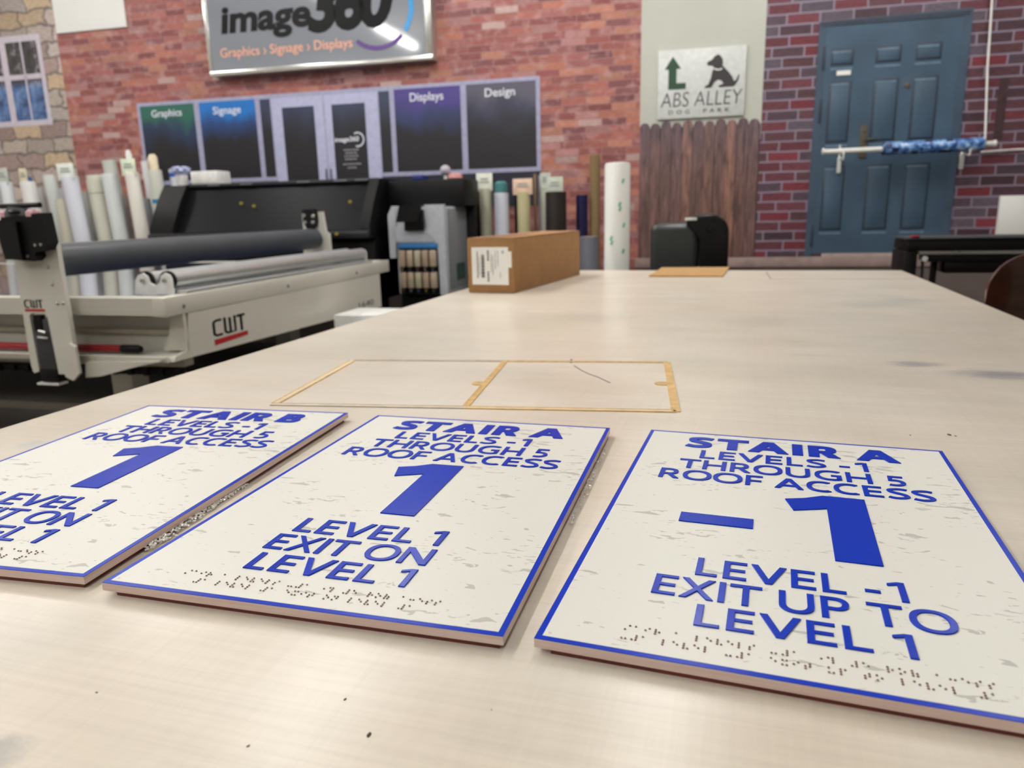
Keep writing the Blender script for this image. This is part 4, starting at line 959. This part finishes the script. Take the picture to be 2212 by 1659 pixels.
# ------------------------------------------------------------------ media rolls
def roll(x, r, top, d, col, label, lean=0.0, bot=0.0, core=True, tag=None, plug=None, band=None, grp=None, name='media_roll', rough=.4):
    t = thing(name, label, 'roll', (x, d, bot), group=grp)
    v = Vector((-lean, 0, 1)).normalized(); a = Vector((x, d, bot)); Lh = (top - bot) / v.z
    mm = mat('film_%d_%d_%d' % col, rgb(*col), rough, var=.02, scale=3)
    if lean: a.z += abs(lean) * r + .0005
    MB().lathe(a, v, [(0, r * .45), (0, r - .002), (.002, r), (Lh - .003, r), (Lh, r - .003), (Lh, r * .5), (Lh - .02, r * .5)], 28).build('film', mm, t)
    if core: MB().lathe(a + v * (Lh - .019), v, [(0, r * .48), (.021, r * .48), (.021, r * .38), (.001, r * .38)], 20).build('core', mat('card_core', rgb(176, 156, 128), .8), t)
    e_ = a + v * Lh
    if tag:
        tw_, th, tc = tag; MB().box(e_.x - tw_ / 2, e_.x + tw_ / 2, e_.y - r * .5 - .004, e_.y - r * .5, e_.z - .02, e_.z + th, .0015).build('paper_tag', mat('tag_%d_%d_%d' % tc, rgb(*tc), .7), t)
        MB().box(e_.x - tw_ * .3, e_.x + tw_ * .3, e_.y - r * .5 - .0055, e_.y - r * .5 - .0045, e_.z + th * .35, e_.z + th * .45).box(e_.x - tw_ * .25, e_.x + tw_ * .25, e_.y - r * .5 - .0055, e_.y - r * .5 - .0045, e_.z + th * .55, e_.z + th * .65).build('tag_print', mat('tag_grey_print', rgb(140, 146, 140), .7), t)
    if plug:
        pr_, ph, pc = plug; MB().lathe(e_ + v * .0005 + v * (.002 if core else 0), v, [(0, pr_), (ph * .8, pr_), (ph, pr_ * .6)], 16).build('end_plug', mat('plug_%d_%d_%d' % pc, rgb(*pc), .5), t)
    if band:
        z_, bh, bc = band; c = a + v * (z_ - a.z); MB().lathe(c - v * bh / 2, v, [(0, r + .0006), (0, r + .0014), (bh, r + .0014), (bh, r + .0006)], 28).build('tape_band', mat('band_%d_%d_%d' % bc, rgb(*bc), .5), t)
    return t
GL_ = 'white media rolls standing on the left'
LR = [ # x, r, top, d, colour, lean, extra, label
    (-5.42, .050, 1.47, 4.90, (204, 206, 206), .06, dict(), 'grey-white film roll at the left edge of the photo'),
    (-5.285, .046, 1.475, 4.86, (222, 226, 230), .06, dict(tag=(.12, .105, (192, 198, 190)), band=(.88, .03, (44, 140, 190))), 'white film roll with a grey-green paper tag, second from the left edge'),
    (-5.185, .045, 1.465, 4.98, (196, 198, 200), .06, dict(plug=(.025, .05, (42, 84, 140))), 'grey roll with a blue plug in its end'),
    (-5.065, .054, 1.47, 4.85, (228, 226, 224), .06, dict(tag=(.07, .10, (214, 206, 176))), 'white film roll with a cream tag, behind the gantry head'),
    (-4.975, .047, 1.52, 4.97, (206, 212, 208), .07, dict(), 'tall pale grey-green roll right of the gantry head'),
    (-4.86, .030, 1.49, 5.06, (184, 188, 186), .06, dict(), 'narrow grey roll behind the short cream roll'),
    (-4.765, .046, 1.33, 4.84, (196, 192, 176), .06, dict(), 'short cream roll, lowest of the left rolls'),
    (-4.83, .028, 1.49, 5.22, (226, 228, 224), .05, dict(), 'narrow white roll behind the large tagged roll'),
    (-4.655, .060, 1.49, 4.84, (214, 216, 226), .07, dict(tag=(.15, .10, (226, 232, 224))), 'thick bluish-white roll with a large white tag'),
    (-4.60, .052, 1.63, 5.20, (190, 196, 186), .06, dict(), 'tallest grey-green roll, behind the thick tagged roll'),
    (-4.49, .055, 1.50, 4.90, (208, 208, 192), .07, dict(band=(1.375, .006, (130, 128, 116))), 'cream roll with a thin dark line around it'),
    (-4.47, .030, 1.58, 5.28, (208, 210, 208), .05, dict(), 'narrow grey-white roll against the brick, left one of two'),
    (-4.335, .030, 1.62, 5.28, (214, 214, 214), .05, dict(), 'narrow grey-white roll against the brick, right one of two'),
    (-4.335, .055, 1.505, 4.88, (216, 220, 220), .06, dict(), 'plain white roll right of the cream roll'),
    (-4.215, .040, 1.36, 4.96, (160, 164, 168), .05, dict(plug=(.03, .035, (214, 156, 48))), 'short grey roll with an orange plug'),
    (-4.115, .050, 1.505, 4.86, (232, 228, 218), .05, dict(tag=(.125, .10, (222, 232, 208)), plug=(.022, .16, (226, 228, 224))), 'ivory roll with a pale green tag and white nozzle'),
    (-4.02, .044, 1.52, 4.98, (200, 200, 210), .04, dict(plug=(.035, .10, (186, 182, 170))), 'lilac-grey roll with a grey plug'),
    (-3.93, .048, 1.52, 4.88, (206, 208, 196), .04, dict(band=(1.30, .03, (36, 126, 168)), plug=(.032, .11, (222, 210, 180))), 'pale roll with a teal tape strap and cream plug'),
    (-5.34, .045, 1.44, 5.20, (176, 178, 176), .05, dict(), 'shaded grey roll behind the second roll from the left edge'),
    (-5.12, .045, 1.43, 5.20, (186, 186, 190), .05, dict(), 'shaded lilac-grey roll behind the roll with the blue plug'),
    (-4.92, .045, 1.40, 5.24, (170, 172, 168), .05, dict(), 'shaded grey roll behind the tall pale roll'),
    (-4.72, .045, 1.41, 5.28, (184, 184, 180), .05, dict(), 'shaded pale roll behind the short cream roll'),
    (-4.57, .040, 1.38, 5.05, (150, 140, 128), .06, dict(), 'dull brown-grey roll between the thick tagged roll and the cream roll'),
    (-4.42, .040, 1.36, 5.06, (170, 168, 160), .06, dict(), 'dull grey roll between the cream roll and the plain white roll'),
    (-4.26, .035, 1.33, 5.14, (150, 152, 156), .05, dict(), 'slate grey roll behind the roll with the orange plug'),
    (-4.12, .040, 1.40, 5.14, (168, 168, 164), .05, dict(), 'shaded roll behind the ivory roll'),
    (-3.84, .040, 1.53, 4.98, (204, 206, 216), .04, dict(band=(1.49, .03, (36, 84, 176))), 'bluish roll with a bright blue band, nearest the printer')]
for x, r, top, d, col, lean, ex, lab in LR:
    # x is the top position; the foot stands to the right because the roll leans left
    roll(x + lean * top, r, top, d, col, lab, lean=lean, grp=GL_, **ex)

MR = [
    (-1.565, .052, 1.295, 5.17, (20, 19, 22), dict(rough=.3), 'black roll, leftmost behind the cardboard box'),
    (-1.462, .044, 1.325, 5.11, (188, 188, 168), dict(tag=(.115, .10, (224, 228, 214))), 'cream roll with a white square tag'),
    (-1.395, .032, 1.33, 5.25, (128, 130, 136), dict(), 'grey roll behind the white tagged roll'),
    (-1.336, .050, 1.289, 5.06, (204, 208, 220), dict(plug=(.044, .075, (64, 120, 122))), 'white roll with a teal plug'),
    (-1.247, .032, 1.29, 5.20, (20, 20, 24), dict(), 'narrow black roll between the white and beige rolls'),
    (-1.176, .044, 1.292, 5.04, (190, 182, 142), dict(tag=(.135, .085, (220, 190, 168))), 'beige roll with an orange and white tag'),
    (-1.040, .038, 1.325, 5.14, (186, 190, 176), dict(tag=(.075, .09, (176, 184, 176))), 'pale green-grey roll with a small grey tag'),
    (-.950, .070, 1.285, 5.02, (40, 34, 32), dict(tag=(.11, .095, (190, 196, 184)), rough=.35), 'thick dark brown roll with a pale tag'),
    (-.790, .040, 1.262, 5.12, (26, 22, 62), dict(rough=.3), 'navy blue roll left of the tall brown tube')]
for x, r, top, d, col, ex, lab in MR: roll(x, r, top, d, col, lab, grp='media rolls standing behind the box', **ex)
t = thing('thin_pole', 'two thin grey and tan poles leaning between the rolls', 'pole', (-1.10, 5.12, 0))
MB().tube((-1.115, 5.13, .0005), (-1.115, 5.13, 1.41), .010).build('tan_pole', mat('tan_pole', rgb(130, 106, 84), .5), t)
MB().tube((-1.088, 5.15, .0005), (-1.088, 5.15, 1.40), .009).build('grey_pole', mat('grey_pole', rgb(150, 150, 158), .4), t)
roll(-.708, .036, 1.52, 5.16, (126, 104, 70), 'tall olive brown cardboard tube, tallest behind the table', name='cardboard_tube', rough=.7)
roll(-.727, .062, .989, 5.02, (112, 114, 124), 'short grey roll in front of the tall brown tube')
g = NT('glossy_white_film', .22)
g.base(rgb(228, 230, 226)); g.b.inputs['Coat Weight'].default_value = .3
wr = thing('white_vinyl_roll', 'large white wrapped roll with small green marks standing behind the table', 'roll', (-.4, 3.62, 0))
WX, WD, WR = -.3905, 3.62, .0605
MB().lathe((WX, WD, .0005), (0, 0, 1), [(0, WR - .003), (.003, WR), (1.360, WR), (1.372, WR - .004), (1.376, WR * .6), (1.370, .02)], 48).build('wrapped_film', g.m, wr)
M_grn = mat('green_mark', rgb(110, 176, 144), .5)
for (a, z) in ((.55, 1.29), (.30, 1.185), (.33, 1.165), (.65, 1.09), (-.35, 1.03), (-.30, 1.01), (.62, .97)):
    c = Vector((WX + (WR + .0002) * math.sin(a), WD - (WR + .0002) * math.cos(a), z)); mb = MB()
    mb.box(c.x - .006, c.x + .006, c.y - .0006, c.y + .0006, c.z - .011, c.z + .011, rot=(c, Matrix.Rotation(a, 3, 'Z') @ Matrix.Rotation(.35, 3, 'Y')))
    mb.build('green_mark', M_grn, wr)

# ------------------------------------------------------------------ dark drum machine behind the table
bt = thing('drum_cutter', 'dark grey barrel-shaped machine with a black end housing behind the table', 'machine', (-.06, 4.1, 0))
BY = 4.05
def rnd(cx, cz, r, a0, a1, n=8): return [(cx + r * math.cos(math.radians(a0 + (a1 - a0) * i / n)), cz + r * math.sin(math.radians(a0 + (a1 - a0) * i / n))) for i in range(n + 1)]
def dome(outl, y0, y1, name, m, bev):
    o = MB().prism(outl, y0, y1, 'xz').build(name, m, bt, smooth=60)
    md = o.modifiers.new('soft', 'BEVEL'); md.width = bev; md.segments = 5; md.limit_method = 'ANGLE'; md.angle_limit = .7; return o
dome([(-.262, .80)] + rnd(-.222, 1.045, .040, 180, 90) + [(-.010, 1.085), (-.010, .80)], BY, BY + .28, 'drum_cover', mat('dark_green_grey_metal', rgb(58, 62, 62), .32, .3), .035)
dome([(-.009, .80), (-.009, 1.00), (-.075, 1.075), (-.08, 1.105), (-.03, 1.122)] + rnd(.045, 1.035, .092, 95, 0) + [(.140, .80)], BY - .02, BY + .32, 'end_housing', M_blackg, .012)
MB().box(-.085, -.025, BY - .024, BY - .0205, 1.098, 1.112, .001).build('white_edge', M_white, bt)
MB().lathe((.045, BY - .0205, 1.055), (0, -1, 0), [(0, .026), (.012, .024), (.012, .018), (.018, .016)], 24).build('knob', M_black, bt)
MB().box(-.15, -.11, BY - .0015, BY + .0, .875, .885).build('badge', M_dgrey, bt)
MB().box(-.25, .12, BY + .03, BY + .28, .0, .799, .01).build('pedestal', M_black, bt)

# ------------------------------------------------------------------ cutting plotter at the right
cp = thing('cutting_plotter', 'black cutting plotter on a stand at the right behind the table', 'plotter', (1.4, 3.7, 0))
CY = 3.62
MB().box(.880, 2.25, CY, CY + .26, .955, 1.003, .010).build('beam', M_black, cp)
MB().box(.866, 2.25, CY - .012, CY + .2, 1.0035, 1.014, .004).build('top_cover', M_dgrey, cp)
MB().box(.872, .925, CY + .01, CY + .24, 0, .954, .006).build('leg', M_black, cp)
MB().box(2.15, 2.20, CY + .01, CY + .24, 0, .954, .006).build('leg', M_black, cp)
MB().box(.888, .918, CY - .018, CY + .02, 1.0145, 1.022, .002).build('red_button', mat('red_plastic', rgb(150, 28, 38), .35), cp)
MB().box(.93, 2.15, CY + .02, CY + .06, .938, .954, .002).build('steel_rail', M_alu, cp)
MB().lathe((1.075, CY - .0, .952), (0, 0, 1), [(0, .012), (.0025, .012)], 14).build('rail_knob', M_steel, cp)
MB().box(.975, 2.15, CY + .03, CY + .2, .905, .934, .004).build('tray', M_black, cp)
MB().box(1.045, 1.40, CY + .04, CY + .2, .855, .904, .004).build('motor_box', M_blackg, cp)
MB().tube((.958, CY + .02, .92), (.958, CY + .05, .92), .012).build('white_knob', M_white, cp)
MB().path([(.958, CY + .06, .954), (.962, CY + .06, .86), (.955, CY + .06, .62), (.96, CY + .06, .3)], .006).build('cable', M_dgrey, cp)
MB().box(1.012, 1.032, CY + .1, CY + .14, .0, .904, .003).build('stand_post', M_black, cp)
MB().box(.93, 2.15, CY + .06, CY + .2, .30, .36, .01).build('cross_bar', M_black, cp)

# ------------------------------------------------------------------ wooden chair at the right
ch = thing('wooden_chair', 'chair with a rounded dark orange-brown wooden back at the right of the table', 'chair', (.98, 2.35, 0))
M_ply = mat('varnished_plywood', rgb(72, 34, 14), .28, var=.18, scale=5, coat=.5, stretch=(1, 1, 12))
M_plyd = mat('dark_varnish', rgb(48, 22, 12), .35, var=.2, scale=6)
def shell(cx, cz, rx, rz, y, t, mb, n=36, m=8, curve=.10):
    """round-cornered chair back, bowed in plan"""
    F = []; Bk = []
    for j in range(m + 1):
        q = j / m; fr, bk = [], []
        for i in range(n):
            a = 2 * PI * i / n; e_ = 2 / 2.6
            x = cx + rx * q * math.copysign(abs(math.cos(a)) ** e_, math.cos(a)); z_ = cz + rz * q * math.copysign(abs(math.sin(a)) ** e_, math.sin(a))
            yy = y + curve * (1 - ((x - cx) / rx) ** 2)
            fr.append(mb.bm.verts.new((x, yy, z_))); bk.append(mb.bm.verts.new((x, yy + t, z_)))
            if j == 0: break
        F.append(fr); Bk.append(bk)
    for S, flip in ((F, 0), (Bk, 1)):
        for i in range(n): mb.bm.faces.new((S[0][0], S[1][i], S[1][(i + 1) % n]))
        for j in range(1, m):
            for i in range(n): mb.bm.faces.new((S[j][i], S[j + 1][i], S[j + 1][(i + 1) % n], S[j][(i + 1) % n]))
    for i in range(n): mb.bm.faces.new((F[m][i], F[m][(i + 1) % n], Bk[m][(i + 1) % n], Bk[m][i]))
    return mb
shell(.955, .895, .215, .135, 2.22, .014, MB()).build('backrest', M_ply, ch, smooth=50)
MB().prism([(.76, 2.24), (1.15, 2.24), (1.17, 2.62), (1.13, 2.68), (.78, 2.68), (.74, 2.62)], .46, .482).build('seat', M_ply, ch)
MB().box(.80, .83, 2.345, 2.36, .46, .80, .003).box(1.08, 1.11, 2.345, 2.36, .46, .80, .003).build('back_support', M_black, ch)
for (x, y) in ((.78, 2.28), (1.13, 2.28), (.78, 2.64), (1.13, 2.64)): MB().tube((x, y, .0005), (x * .9 + .0955, y, .459), .012).build('leg', M_black, ch)
